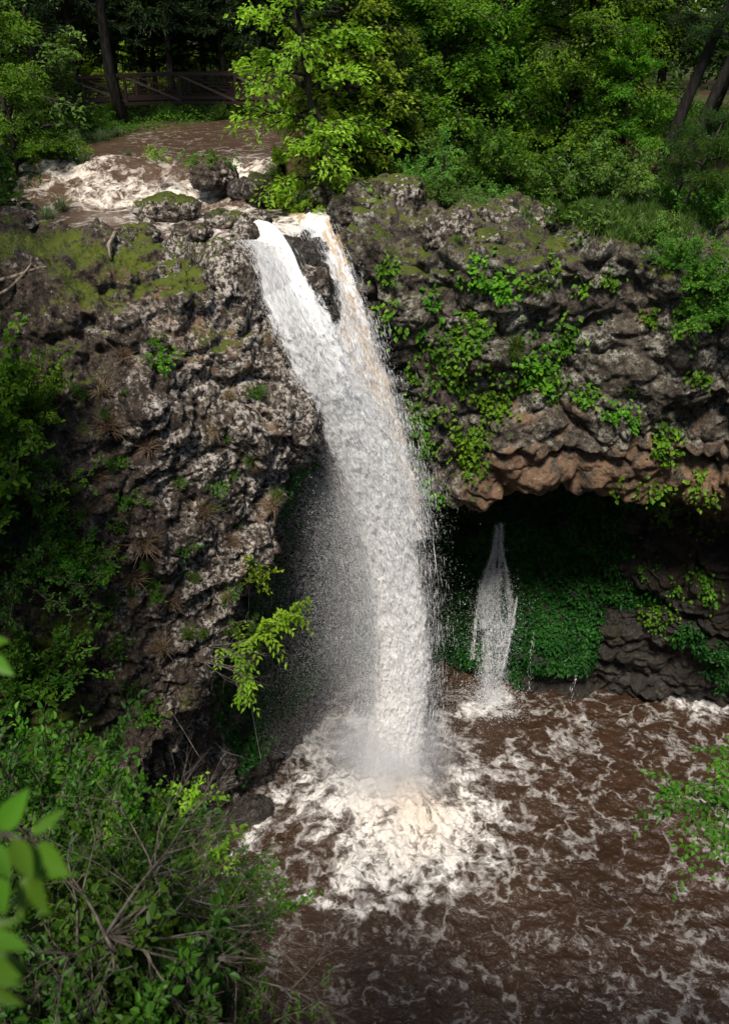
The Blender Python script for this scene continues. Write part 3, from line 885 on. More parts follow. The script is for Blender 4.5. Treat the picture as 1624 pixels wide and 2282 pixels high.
D = [along(pL, wL, 90000, .12, 1, .78), along(pL, wL, 40000, .08, .5, .8, -.3), along(pR, wR, 30000, .12, 1, .75, .1), along(pL, wL, 14000, .35, 1, .6, .45)]
n = 230000
py = 860 + 830 * rg.uniform(0, 1, n) ** .85
core = np.interp(py, [860, 1000, 1200, 1400, 1700], [680, 740, 800, 826, 810])
far = np.interp(py, [860, 1000, 1250, 1550, 1700], [660, 640, 620, 620, 640])
px = core + 20 - (core - far + 20) * np.minimum(rg.exponential(.42, n), 1.3)
Yd = 22.5 + rg.normal(size=n) * .6
D.append(np.array([aty(a_, b_, c_) for a_, b_, c_ in zip(px, py, Yd)]) - BASE)
n = 60000
th, rr = rg.uniform(0, 2 * math.pi, n), np.abs(rg.normal(size=n)) * 1.5
D.append(np.stack([np.cos(th) * rr + .2, np.sin(th) * rr * .9 - .5, np.abs(rg.normal(size=n)) * 1.3 * np.exp(-rr / 1.5) + .2], -1))
# splash thrown up at the foot
n = 40000
th, rr = rg.uniform(0, 2 * math.pi, n), np.abs(rg.normal(size=n)) * 2.3 + .3
D.append(np.stack([np.cos(th) * rr + .3, np.sin(th) * rr * .9 - .4, np.abs(rg.normal(size=n)) * 1.0 * np.exp(-rr / 2.5) + .1], -1))
D = np.vstack(D)
drops(D, np.exp(rg.normal(-5.6, .4, len(D))), M_DROP, 'spray', fall)

Q1, T1 = along(pL, wL, 60000, .03, 1, .62, 0, True)
Q2, T2 = along(pR, wR, 40000, .06, 1, .6, 0, True)
Q, T = np.vstack([Q1, Q2]), np.vstack([T1, T2])
drops(Q, np.exp(rg.normal(-5.8, .35, len(Q))), M_DROP, 'water_thread', fall, T, np.exp(rg.normal(2.7, .7, len(Q))))

small = atz(1090, 1570, PZ)
sf_ = empty('waterfall', tuple(small), 'thin side waterfall trickling down the ferny cave wall', 'waterfall')
SP = [(1112, 1150, 27.9, 8), (1110, 1200, 27.6, 16), (1104, 1270, 27.4, 40), (1100, 1340, 27.2, 48), (1096, 1420, 27.0, 44), (1092, 1500, 26.8, 24), (1090, 1575, 26.7, 26)]
p_ = [aty(x, y, Y) - small for x, y, Y, w in SP]; w_ = [px2w(w, Y, y) for x, y, Y, w in SP]
STR = [([(1106, 1170), (1102, 1230), (1092, 1310), (1088, 1420), (1084, 1570)], .15, 7000), ([(1117, 1165), (1114, 1250), (1108, 1330), (1112, 1450), (1106, 1575)], .13, 5000),
       ([(1110, 1180), (1085, 1270), (1066, 1340), (1052, 1470)], .05, 1500), ([(1116, 1210), (1130, 1290), (1136, 1360), (1122, 1440)], .08, 2200), ([(1152, 1330), (1140, 1400), (1120, 1490)], .05, 1000), ([(1100, 1230), (1080, 1290), (1076, 1400)], .09, 2200)]
for k_, (pp, ww, nn_) in enumerate(STR):
    q = [aty(x_, y_, 27.9 - 1.0 * (y_ - 1150) / 420) - small for x_, y_ in pp]
    w2 = [1.5 * ww * (.6 + .4 * v_) for v_ in np.linspace(0, 1, len(q)) ** .6]
    Q, T = along(q, w2, nn_, 0, 1, .75, 0, True)
    drops(Q, np.exp(rg.normal(-5.75, .4, len(Q))), M_DROP, 'water_thread', sf_, T + rg.normal(0, .05, T.shape), np.exp(rg.normal(2.0, .6, len(Q))))
Ds = [along(p_, w_, 7000, .25, 1, .7)]
n = 5000
Ds.append(np.stack([rg.normal(size=n) * .7, rg.normal(size=n) * .6, np.abs(rg.normal(size=n)) * .35], -1))
Ds = np.vstack(Ds)
drops(Ds, np.exp(rg.normal(-4.9, .4, len(Ds))), M_DROP, 'spray', sf_)
for (xa, ya, yb, lab) in ((1190, 1410, 1540, 'short trickle beside the thin side waterfall'), (1285, 1500, 1590, 'faint trickle dripping from the ferns right of the side waterfall'), (500, 1680, 1830, 'faint dark trickle in the cave under the left rock')):
    Yt = 26.6 if xa > 1000 else 20.5
    e_ = aty(xa, yb, Yt)
    o_ = empty('trickle', tuple(e_), lab, 'trickle')
    q = [aty(xa - 12 * math.sin(t_ * 2), ya + (yb - ya) * t_, Yt) - e_ for t_ in (0, .33, .66, 1)]
    Q, T = along(q, [.06, .07, .07, .08], 60 if xa > 1000 else 70, 0, 1, .9, 0, True)
    drops(Q, np.exp(rg.normal(-5.2, .35, len(Q))), M_DROP, 'droplet', o_, T, np.exp(rg.normal(1.9, .6, len(Q))))


# mist ---------------------------------------------------------------
def mist(loc, rad, dens, name='mist'):
    me = bpy.data.meshes.new(name)
    import bmesh
    bm = bmesh.new(); bmesh.ops.create_icosphere(bm, subdivisions=3, radius=1.0); bm.to_mesh(me); bm.free()
    t = NT(name)
    p = t.n('ShaderNodeTexCoord').outputs['Object']
    ln = t.n('ShaderNodeVectorMath', operation='LENGTH', ins={0: p}).outputs['Value']
    nz = t.noise(t.pos(), .9, 3, .6)
    d = t.math('MULTIPLY', t.step(t.math('ADD', ln, t.math('MULTIPLY', t.math('SUBTRACT', nz, .5), 1.2)), .95, .15), dens)
    v = t.n('ShaderNodeVolumePrincipled', ins={'Color': (.92, .93, .95, 1), 'Density': d, 'Anisotropy': 0.2})
    t.t.links.new(v.outputs[0], t.out.inputs['Volume'])
    me.materials.append(t.m)
    o = link(name, me)
    o.location, o.scale = loc, rad
    o['kind'] = 'stuff'
    return o


mist((BASE[0] + .1, BASE[1] - .6, PZ + 1.4), (3.6, 2.7, 3.0), .36)

mist((-.5, 22.7, -14.5), (1.7, 1.0, 5.5), .09)


# ------------------------------------------------------------------ plants
def rot_h(v, ang):
    c, s = math.cos(ang), math.sin(ang)
    return np.array([v[0] * c - v[1] * s, v[0] * s + v[1] * c, v[2]])


def nrm(v): return v / (np.linalg.norm(v) + 1e-9)


def broadleaf(rng, H, Rc, leaf, nl, nt, npl, zmin=.12, droop=.25, thick=.02, lean=(0, 0), wratio=.55, up=1.0):
    wood, lv = MB(), MB()
    z = np.linspace(0, 1, 7)
    tr = np.stack([lean[0] * z + .03 * H * np.sin(z * 5 + rng.uniform(0, 6)), lean[1] * z + .03 * H * np.sin(z * 4 + rng.uniform(0, 6)), H * .95 * z], -1)
    tr[0, :2] = 0
    wood.tube(tr, H * thick * (1 - .85 * z), 7)
    for i in range(nl):
        t = zmin + (1 - zmin) * (i + rng.uniform(0, 1)) / nl
        st = np.array([np.interp(t, z, tr[:, k]) for k in range(3)])
        prof = math.sqrt(max(.05, math.sin(math.pi * min(1, .22 + .78 * t)))) if t > .3 else .75 + .25 * t / .3
        L = Rc * prof * rng.uniform(.65, 1.1)
        az = i * 2.4 + rng.uniform(-.5, .5)
        el = R(8 + 55 * t ** 1.5 * up + rng.uniform(-26, 30))
        d0 = np.array([math.cos(az) * math.cos(el), math.sin(az) * math.cos(el), math.sin(el)])
        s = np.linspace(0, 1, 6)
        pts = st + d0 * L * s[:, None] + np.array([0, 0, -droop * L]) * (s ** 2)[:, None] + rng.normal(0, .03 * L, (6, 3)) * s[:, None]
        wood.tube(pts, H * thick * .42 * (1.05 - .9 * s) * (1 - .5 * t), 5, False)
        dl = nrm(pts[-1] - pts[2])
        for j in range(nt):
            u = .22 + .78 * (j + rng.uniform(0, 1)) / nt
            p = np.array([np.interp(u, s, pts[:, k]) for k in range(3)])
            td = rot_h(dl, (1 if j % 2 else -1) * rng.uniform(.4, 1.15))
            td = nrm(td + np.array([0, 0, rng.uniform(-.55, .5)]))
            tl = L * rng.uniform(.22, .42) * (1.25 - .55 * u)
            e = p + td * tl + np.array([0, 0, -.12 * tl])
            wood.tube(np.array([p, (p + e) / 2 + np.array([0, 0, .04 * tl]), e]), [H * thick * .1, H * thick * .07, H * thick * .03], 3, False)
            q = rng.uniform(.1, 1.08, npl)[:, None]
            P = p + (e - p) * q + rng.normal(0, .07 * tl + leaf * .25, (npl, 3)) * [1, 1, .9]
            sd = rot_h(td, math.pi / 2)
            sg = np.where(rng.uniform(size=npl) < .5, 1, -1)[:, None]
            D_ = td * .7 + sd * sg * rng.uniform(.3, 1.1, (npl, 1)) + rng.normal(0, .3, (npl, 3)) + np.array([0, 0, -.25])
            N_ = np.array([0, 0, 1.0]) + rng.normal(0, .6, (npl, 3)) + np.array([0, -.0, 0])
            sz = leaf * rng.uniform(.6, 1.25, npl)
            lv.leaves(P, D_, N_, sz, sz * wratio)
    return wood, lv


def conifer(rng, H, Rc, nl, nt, npl, zmin=.1, droop=.2, blade=.2, bw=.045):
    wood, lv = MB(), MB()
    z = np.linspace(0, 1, 6)
    tr = np.stack([.012 * H * np.sin(z * 5 + rng.uniform(0, 6)), .012 * H * np.sin(z * 4), H * z], -1)
    wood.tube(tr, H * .016 * (1 - .9 * z) + .01, 7)
    for i in range(nl):
        t = zmin + (1 - zmin) * (i + rng.uniform(0, 1)) / nl
        st = np.array([0, 0, H * t])
        L = Rc * (1 - t) ** .7 * rng.uniform(.55, 1.15) + .15
        az = i * 2.4 + rng.uniform(-.6, .6)
        el = R(rng.uniform(-8, 25))
        d0 = np.array([math.cos(az) * math.cos(el), math.sin(az) * math.cos(el), math.sin(el)])
        s = np.linspace(0, 1, 5)
        pts = st + d0 * L * s[:, None] + np.array([0, 0, -droop * L]) * (s ** 2)[:, None] + rng.normal(0, .03 * L, (5, 3)) * s[:, None]
        wood.tube(pts, (.022 * L + .008) * (1.05 - .95 * s), 4, False)
        dl = nrm(pts[-1] - pts[1])
        for j in range(nt):
            u = .2 + .8 * (j + rng.uniform(0, 1)) / nt
            p = np.array([np.interp(u, s, pts[:, k]) for k in range(3)])
            td = nrm(rot_h(dl, (1 if j % 2 else -1) * rng.uniform(.3, 1.0)) + np.array([0, 0, rng.uniform(-.4, .15)]))
            tl = L * rng.uniform(.18, .35) * (1.3 - .6 * u) + .1
            q = rng.uniform(0, 1, npl)[:, None]
            P = p + td * tl * q + rng.normal(0, .05, (npl, 3))
            D_ = td + rng.normal(0, .45, (npl, 3))
            N_ = np.array([0, 0, 1.0]) + rng.normal(0, .5, (npl, 3))
            sz = blade * rng.uniform(.6, 1.3, npl)
            lv.leaves(P, D_, N_, sz, bw, .03)
    return wood, lv


def pine(rng, H, lean, Rc=2.4, nl=22, zmin=.42):
    wood, lv = MB(), MB()
    z = np.linspace(0, 1, 8)
    tr = np.stack([lean[0] * z ** 1.2, lean[1] * z, H * z], -1)
    wood.tube(tr, H * .019 * (1 - .6 * z), 9)
    for i in range(nl):
        t = zmin + (1 - zmin) * (i + rng.uniform(0, 1)) / nl
        st = np.array([np.interp(t, z, tr[:, k]) for k in range(3)])
        L = Rc * (1.1 - .6 * t) * rng.uniform(.6, 1.1)
        az = i * 2.4 + rng.uniform(-.6, .6)
        el = R(rng.uniform(-5, 30))
        d0 = np.array([math.cos(az) * math.cos(el), math.sin(az) * math.cos(el), math.sin(el)])
        s = np.linspace(0, 1, 5)
        pts = st + d0 * L * s[:, None] + rng.normal(0, .06 * L, (5, 3)) * s[:, None]
        wood.tube(pts, .04 * (1.1 - .9 * s), 5, False)
        for j in range(9):
            u = .3 + .7 * (j + rng.uniform(0, 1)) / 9
            p = np.array([np.interp(u, s, pts[:, k]) for k in range(3)])
            td = nrm(rot_h(d0, rng.uniform(-1.1, 1.1)) + np.array([0, 0, rng.uniform(-.2, .4)]))
            e = p + td * rng.uniform(.25, .6)
            wood.tube(np.array([p, (p + e) / 2, e]), .009, 3, False)
            for c in (e, (p + e) / 2):
                n = 44
                P = c + rng.normal(0, .09, (n, 3))
                D_ = td * .8 + rng.normal(0, .7, (n, 3))
                lv.leaves(P, D_, rng.normal(0, 1, (n, 3)), .17, .016, .01)
    return wood, lv


def shrub(rng, H, Rc, leaf, ns, nt, npl, wratio=.55, flat=.4, six=False):
    """multi-stemmed bush, stems fan from the base"""
    wood, lv = MB(), MB()
    for i in range(ns):
        az = i * 2.4 + rng.uniform(-.5, .5)
        el = R(rng.uniform(25, 85))
        L = H * rng.uniform(.65, 1.05)
        d0 = np.array([math.cos(az) * math.cos(el) * Rc / H * 1.2, math.sin(az) * math.cos(el) * Rc / H * 1.2, math.sin(el)])
        s = np.linspace(0, 1, 6)
        pts = d0 * L * s[:, None] + np.array([math.cos(az), math.sin(az), -.6]) * .15 * L * (s ** 2.2)[:, None] + rng.normal(0, .03 * L, (6, 3)) * s[:, None]
        wood.tube(pts, .012 * H * (1.1 - s), 4, False)
        dl = nrm(pts[-1] - pts[2])
        for j in range(nt):
            u = .15 + .85 * (j + rng.uniform(0, 1)) / nt
            p = np.array([np.interp(u, s, pts[:, k]) for k in range(3)])
            td = nrm(rot_h(dl, rng.uniform(-1.6, 1.6)) + rng.normal(0, .3, 3))
            tl = H * rng.uniform(.1, .24)
            e = p + td * tl
            wood.tube(np.array([p, (p + e) / 2, e]), [.004 * H, .003 * H, .0015 * H], 3, False)
            q = rng.uniform(.1, 1.1, npl)[:, None]
            P = p + (e - p) * q + rng.normal(0, leaf * .35, (npl, 3))
            D_ = td * .7 + rng.normal(0, .6, (npl, 3)) + np.array([0, 0, -.15])
            N_ = np.array([0, 0, 1.0]) + rng.normal(0, flat, (npl, 3))
            sz = leaf * rng.uniform(.6, 1.25, npl)
            (lv.leaves6 if six else lv.leaves)(P, D_, N_, sz, sz * wratio)
    return wood, lv


def tuft(rng, H, n, mat_w=.012, spread=.7):
    lv = MB()
    for i in range(n):
        az = rng.uniform(0, 2 * math.pi)
        d = np.array([math.cos(az), math.sin(az), 0])
        o = rng.normal(0, .12 * H, 3) * [1, 1, 0]
        L = H * rng.uniform(.6, 1.1)
        lean = rng.uniform(.15, spread)
        s = np.linspace(0, 1, 5)
        pts = o + d * (lean * L * s ** 1.6)[:, None] + np.array([0, 0, 1.0]) * (L * (s - .55 * lean * s ** 2))[:, None]
        sd = np.array([-d[1], d[0], 0]) * mat_w
        wv = np.array([1, .9, .75, .45, .05])[:, None] * sd
        V = np.vstack([pts + wv, pts - wv])
        lv.add(V, [(k, k + 1, k + 6, k + 5) for k in range(4)])
    return lv


PROTO = {}
used = set()


def proto(key, name, cat, fn, leafmat, woodmat=M_BARK, crown='crown', stem='trunk'):
    PROTO[key] = (name, cat, fn, leafmat, woodmat, crown, stem)


MESHES = {}


def place(key, loc, label, scale=1.0, rz=None, group=None, tilt=None, sz=None, leafmat=None):
    name, cat, fn, lm, wm, cn, sn = PROTO[key]
    if key not in MESHES:
        r = np.random.default_rng(abs(hash_str(key)) % 99991)
        res = fn(r)
        w, l = res if isinstance(res, tuple) else (None, res)
        MESHES[key] = (w.mesh(sn, wm) if w else None, l.mesh(cn, lm, False))
    wme, lme = MESHES[key]
    if leafmat is not None and leafmat is not lm:
        k2 = (key, leafmat.name)
        if k2 not in MESHES:
            c = lme.copy(); c.materials.clear(); c.materials.append(leafmat)
            MESHES[k2] = c
        lme = MESHES[k2]
    if wme is None:
        o = tag(link(name, lme), label, cat, group)
    else:
        o = empty(name, (0, 0, 0), label, cat, group)
        link(sn, wme, o); link(cn, lme, o)
    o.location = tuple(loc)
    rr = random.Random(hash_str(label) + int(loc[0] * 100))
    z = rz if rz is not None else rr.uniform(0, 6.28)
    if tilt is not None:
        q = Vector((0, 0, 1)).rotation_difference(Vector(tilt).normalized())
        from mathutils import Quaternion
        q = q @ Quaternion((0, 0, 1), z)
        o.rotation_euler = q.to_euler()
    else:
        o.rotation_euler = (0, 0, z)
    o.scale = (scale, scale, scale * (sz or 1))
    return o


def hash_str(s):
    h = 7
    for c in s: h = (h * 131 + ord(c)) % 2147483647
    return h


proto('bright', 'broadleaf_tree', 'tree', lambda r: broadleaf(r, 9.5, 2.6, .165, 52, 14, 19, .02, .42), M_LEAF_BRIGHT)
proto('maple', 'broadleaf_tree', 'tree', lambda r: broadleaf(r, 10.5, 3.6, .155, 78, 17, 27, .04, .2), M_MAPLE)
proto('maple2', 'broadleaf_tree', 'tree', lambda r: broadleaf(r, 8.5, 3.1, .14, 66, 16, 27, .03, .28), M_MAPLE)
proto('tall', 'broadleaf_tree', 'tree', lambda r: broadleaf(r, 13, 4.0, .24, 64, 14, 17, .25, .15), M_LEAF_DARK)
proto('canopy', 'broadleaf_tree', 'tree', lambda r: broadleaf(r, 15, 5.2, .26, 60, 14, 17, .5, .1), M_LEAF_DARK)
proto('sapling', 'sapling', 'tree', lambda r: broadleaf(r, 4.5, 1.3, .13, 30, 9, 9, .08, .2), M_LEAF_MID)
proto('cedar', 'cedar_tree', 'tree', lambda r: conifer(r, 11, 2.6, 100, 14, 14, .22, .25, .26, .06), M_NEEDLE)
proto('cedar2', 'cedar_tree', 'tree', lambda r: conifer(r, 13, 2.9, 100, 14, 14, .28, .2, .28, .06), M_NEEDLE)
proto('juniper', 'cedar_tree', 'tree', lambda r: conifer(r, 6, 2.0, 80, 13, 16, .04, .1, .2, .045), M_CEDAR)
proto('pine_a', 'pine_tree', 'tree', lambda r: pine(r, 11, (3.4, .4)), M_NEEDLE, M_PINEBARK)
proto('pine_b', 'pine_tree', 'tree', lambda r: pine(r, 10, (3.6, .8), 2.2, 18), M_NEEDLE, M_PINEBARK)
proto('pine_s', 'pine_sapling', 'tree', lambda r: pine(r, 2.6, (.7, 0), .8, 12, .3), M_CEDAR)
proto('bush', 'bush', 'bush', lambda r: shrub(r, 1.6, 1.3, .09, 17, 13, 16), M_LEAF_MID, M_TWIG, 'foliage', 'stem')
proto('bush2', 'bush', 'bush', lambda r: shrub(r, 1.3, 1.5, .10, 15, 13, 14), M_LEAF_MID, M_TWIG, 'foliage', 'stem')
proto('near', 'bush', 'bush', lambda r: shrub(r, 1.7, 1.1, .10, 17, 13, 14, .52, .55, True), M_LEAF_MID, M_TWIG, 'foliage', 'stem')
proto('near2', 'bush', 'bush', lambda r: shrub(r, 1.5, 1.2, .075, 18, 13, 15, .52, .55, True), M_LEAF_MID, M_TWIG, 'foliage', 'stem')
proto('plant', 'leafy_plant', 'plant', lambda r: shrub(r, .6, .5, .09, 7, 6, 5, .6), M_VINE, M_TWIG, 'foliage', 'stem')
proto('tuft', 'grass_tuft', 'grass', lambda r: tuft(r, .5, 130, .012), M_GRASS)
proto('sedge', 'grass_tuft', 'grass', lambda r: tuft(r, .5, 160, .010, .95), M_SEDGE)
proto('dry', 'grass_tuft', 'grass', lambda r: tuft(r, .65, 110, .010, .95), M_DRY)


def on(px, py, which=(0, 1, 2, 3)):
    h = hit(px, py, which)
    if h is None:
        print('no hit', px, py)
        return atz(px, py, 0), np.array([0, 0, 1.0])
    return h


def plant_on(key, px, py, label, scale, out=.6, group=None, **kw):
    p, n = on(px, py)
    return place(key, p - n * .05, label, scale, group=group, tilt=n * out + np.array([0, 0, 1 - out + .15]), **kw)


def tree_at(key, px, Y, label, scale=1.0, group=None, sink=.1, **kw):
    x = (2 * px / W0 - 1) * TH * Y / 1.07
    z = floor_z(x, Y)
    return place(key, (x, Y, z - sink), label, scale, group=group, **kw)


# --- the near bank
tree_at('bright', 700, 27.2, 'bright yellow-green young tree on the bank just behind the waterfall lip', 1.05, rz=.6)
tree_at('bright', 770, 28.6, 'yellow-green tree standing close behind the brightest tree at the lip', .92, rz=2.2)
tree_at('sapling', 625, 26.6, 'small bright sapling at the stream edge left of the brightest tree', .62, leafmat=M_LEAF_BRIGHT)
tree_at('sapling', 745, 26.4, 'low bright sapling leaning over the rock right of the brightest tree', .55, leafmat=M_LEAF_BRIGHT)
tree_at('sapling', 665, 25.9, 'lowest bright sapling drooping over the dark ledge rock at the lip', .5, leafmat=M_LEAF_BRIGHT)
tree_at('juniper', 835, 29.5, 'olive feathery cedar between the bright tree and the big green maple', .95)
tree_at('juniper', 900, 31.5, 'taller olive cedar behind the feathery one near the bright tree', 1.1)
tree_at('maple', 1120, 32.5, 'big spreading green maple in the middle of the right bank', 1.0, rz=1)
tree_at('maple2', 1000, 31, 'rounded green tree left of the big spreading maple', 1.0, rz=2)
tree_at('maple2', 1270, 31, 'rounded green tree right of the big spreading maple', 1.02, rz=4)
tree_at('maple', 1300, 37, 'tall green tree behind the rounded one on the right bank', 1.1, rz=3)
tree_at('maple', 980, 38, 'tall green tree behind the olive cedars', 1.1, rz=5)
tree_at('maple2', 1370, 30, 'low green tree by the dark leaning pines', .6, rz=1.5)
tree_at('bush2', 1180, 28.5, 'wide dark-hearted bush below the big spreading maple', 1.6)
tree_at('bush', 1080, 28.3, 'round green bush above the lichen boulder', 1.5)
tree_at('bush', 1300, 28, 'grey-green bush above the grassy slope', 1.6, leafmat=M_LEAF_GREY)
tree_at('bush2', 1400, 27, 'pale green bush on the slope left of the pine sapling', 1.2, leafmat=M_LEAF_GREY)
tree_at('bush', 1000, 28.8, 'pale green bush above the mossy rim, left of the round green one', 1.3, leafmat=M_LEAF_GREY)
tree_at('bush2', 920, 28, 'pale low bush at the foot of the olive cedars', 1.0, leafmat=M_LEAF_GREY)
tree_at('sapling', 985, 25.9, 'pale leafy sapling spilling over the mossy rocks', .5, leafmat=M_LEAF_GREY)
tree_at('bush2', 1240, 27.2, 'small dark bush on the grass in front of the maple', .9, leafmat=M_LEAF_DARK)
tree_at('bush', 1470, 26.5, 'small grey-green bush under the leaning pines', .6, leafmat=M_LEAF_GREY)
tree_at('bush2', 1600, 26, 'bushy green shrub at the right end of the rim', 1.5)
tree_at('pine_a', 1455, 29, 'dark pine trunk leaning right at the top right corner', 1.0, rz=0)
tree_at('pine_b', 1500, 28, 'second dark leaning pine, in front of the other leaning trunk', 1.0, rz=.05)
tree_at('pine_s', 1530, 25, 'small thin pine sapling leaning over the reddish ground', 1.0, rz=0)
tree_at('tall', 1420, 40, 'dark tall tree behind the leaning pines', .9)
tree_at('cedar', 1340, 44, 'dark cedar behind the maples on the right bank', 1.0)
tree_at('cedar2', 1170, 45, 'tall dark cedar behind the big spreading maple', 1.0)
tree_at('cedar', 850, 42, 'dark cedar rising behind the bright trees', 1.0)
tree_at('cedar2', 990, 48, 'very tall dark cedar behind the bright trees', 1.0)

# --- left bank
tree_at('maple2', 30, 30, 'leafy tree at the left edge of the stream bank', .72, rz=1.0)
tree_at('sapling', 110, 36, 'tall slender pale-leaved tree on the left bank', 1.6, leafmat=M_LEAF_GREY)
tree_at('maple2', 20, 37, 'dark leafy tree behind the left stream bank', 1.1, leafmat=M_LEAF_DARK)
tree_at('sapling', 190, 41, 'leaning leafy sapling in front of the left end of the footbridge', .85, leafmat=M_LEAF_MID)
tree_at('bush', 120, 31.5, 'green bush low on the left bank by the rapids', 1.3)
tree_at('bush2', 215, 41, 'green bush below the left end of the footbridge', .9)
tree_at('bush2', 60, 32, 'dark olive bush at the left water edge', 1.2, leafmat=M_CEDAR)
tree_at('juniper', 5, 25.8, 'dark cedar sprig at the far left above the mossy rim', .32)
for i, (px, Y, s) in enumerate(((270, 46, .7), (330, 46.5, .6), (390, 46.5, .65), (450, 46.6, .6), (505, 46.2, .7), (550, 45.5, .8))):
    tree_at(('bush', 'bush2')[i % 2], px, Y, 'dark green bush in the row under the footbridge', s, 'bushes on the far bank under the footbridge', leafmat=M_LEAF_DARK if i % 2 else M_LEAF_MID)
k = 0
for i, (px, Y, s) in enumerate(((60, 44, 1), (200, 50, 1.1), (290, 53, 1.0), (345, 54, 1.1), (375, 55, .95), (410, 53.5, 1.1), (470, 56, 1), (520, 54, 1.1), (590, 53, 1), (640, 57, 1.1), (140, 57, 1.1), (250, 62, 1.2), (330, 64, 1.2), (430, 63, 1.2), (540, 65, 1.2), (680, 60, 1.2), (760, 55, 1.1), (30, 60, 1.2))):
    tree_at(('cedar', 'cedar2')[i % 2], px, Y, 'dark straight cedar in the shaded forest behind the footbridge', s, 'dark cedars behind the footbridge')
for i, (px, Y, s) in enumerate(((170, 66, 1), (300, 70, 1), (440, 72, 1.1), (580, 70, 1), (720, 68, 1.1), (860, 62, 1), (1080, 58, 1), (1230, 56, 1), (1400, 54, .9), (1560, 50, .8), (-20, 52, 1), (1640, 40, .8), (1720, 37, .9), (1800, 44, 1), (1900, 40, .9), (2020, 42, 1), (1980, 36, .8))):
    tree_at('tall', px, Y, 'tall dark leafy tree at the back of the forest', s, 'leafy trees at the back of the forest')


for i, (px, Y) in enumerate(((120, 58), (220, 59), (300, 60), (360, 62), (440, 60), (500, 61), (570, 59), (640, 62))):
    tree_at(('bush', 'bush2')[i % 2], px, Y, 'broad green thicket seen between the trunks behind the footbridge', 2.6, 'thickets between the trunks behind the footbridge', leafmat=M_LEAF_BRIGHT)


for x, y, lab in ((-11.5, 43.5, 'tall bare-stemmed tree on the left bank whose crown arches over the footbridge'), (3.5, 42.5, 'tall bare-stemmed tree on the right bank behind the bright trees'), (-17, 40, 'tall bare-stemmed tree further left on the bank')):  # added so their crowns, above the view, shade the footbridge
    place('canopy', (x, y, floor_z(x, y) - .1), lab, 1.0)


# far woods as one mass
def woods():
    r = np.random.default_rng(8)
    lv = MB()
    n = 60000
    x = r.uniform(-75, 75, n); y = r.uniform(74, 100, n); z = 1 + 17 * r.uniform(0, 1, n) ** .8
    cl = fbm(np.stack([x, y, z], -1), .22, 3, 50)
    k = cl > -.12
    P = np.stack([x, y, z], -1)[k]
    n = len(P)
    lv.leaves(P, r.normal(0, 1, (n, 3)), r.normal(0, .6, (n, 3)) + [0, 0, 1], .8, .45)
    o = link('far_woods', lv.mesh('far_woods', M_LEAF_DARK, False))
    o['kind'] = 'stuff'


woods()


def undergrowth():
    r = np.random.default_rng(18)
    lv = MB()
    n = 110000
    x = r.uniform(-24, 24, n); y = 25.5 + 36 * r.uniform(0, 1, n) ** 1.4
    a, b = stream_edges(y)
    d = np.maximum(a - x, x - b)
    cl = fbm(np.stack([x, y, 0 * x], -1), .6, 3, 55)
    k = (d > .35) & (cl > np.where(x < a, -.3, -.1)) & ((x < a - .4) | (y > 27.5) & (x > b))
    x, y, cl = x[k], y[k], cl[k]
    z = np.array([floor_z(a_, b_, 3.0) for a_, b_ in zip(x, y)])
    P = np.stack([x, y, z + r.uniform(0, 1, len(x)) * (.2 + .7 * np.clip(cl + .05, 0, 1))], -1)
    n = len(P)
    lv.leaves(P, r.normal(0, 1, (n, 3)) * [1, 1, .4], r.normal(0, .45, (n, 3)) + [0, 0, 1], .14 * r.uniform(.6, 1.3, n), .08)
    o = link('undergrowth', lv.mesh('undergrowth', M_LEAF_MID, False))
    o['kind'] = 'stuff'


undergrowth()


def grass():
    r = np.random.default_rng(28)
    lv = MB()
    P, D_, N_ = [], [], []
    for px, py, rx, ry, n in ((1330, 478, 130, 22, 5200), (1240, 465, 60, 18, 1800), (1440, 515, 90, 22, 2600), (1120, 420, 90, 25, 1500), (1540, 470, 70, 40, 1800)):
        for _ in range(n):
            h = hit(px + r.normal() * rx * .55, py + r.normal() * ry * .6, (1, 3))
            if h is None or h[1][2] < .4: continue
            P.append(h[0]); D_.append(np.array([r.normal() * .35, r.normal() * .35, 1]))
    P = np.array(P); n = len(P)
    lv.leaves(P, np.array(D_), r.normal(0, 1, (n, 3)), .32 * r.uniform(.5, 1.2, n), .022, .05)
    o = link('grass', lv.mesh('grass', M_GRASS, False))
    o['kind'] = 'stuff'


grass()


# (rim plants follow with the cliff plants)
# cave ferns covering the wall behind the falls
def cave_ferns():
    r = np.random.default_rng(38)
    lv = MB()
    for V, N, c in ((RV, RN, (RV[:, 2] < -9.6) & (RV[:, 2] > -20.25) & (RV[:, 0] < 15)), (LV, LN, (LV[:, 2] < -6) & (LV[:, 2] > -19) & (LV[:, 1] > 21))):
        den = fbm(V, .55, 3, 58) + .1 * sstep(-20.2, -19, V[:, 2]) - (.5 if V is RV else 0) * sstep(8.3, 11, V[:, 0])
        idx = np.nonzero(c & (den > (np.where(V[:, 0] < 8, -.42, -.05) if V is RV else .12)))[0]
        idx = r.choice(idx, min(len(idx), 75000 if V is RV else 12000), replace=False)
        n = len(idx)
        nn = N[idx]
        f = np.sign((nn * (CAM - V[idx])).sum(1))[:, None]
        nn = nn * f
        P = V[idx] + nn * r.uniform(0, .22, (n, 1)) + r.normal(0, .04, (n, 3))
        D_ = nn * .5 + r.normal(0, .6, (n, 3)) + [0, 0, -.55]
        lv.leaves(P, D_, nn + r.normal(0, .4, (n, 3)) + [0, 0, .5], .17 * r.uniform(.35, 1.6, n), .10 * r.uniform(.5, 1.5, n))
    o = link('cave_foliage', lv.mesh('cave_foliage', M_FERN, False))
    o['kind'] = 'stuff'


cave_ferns()


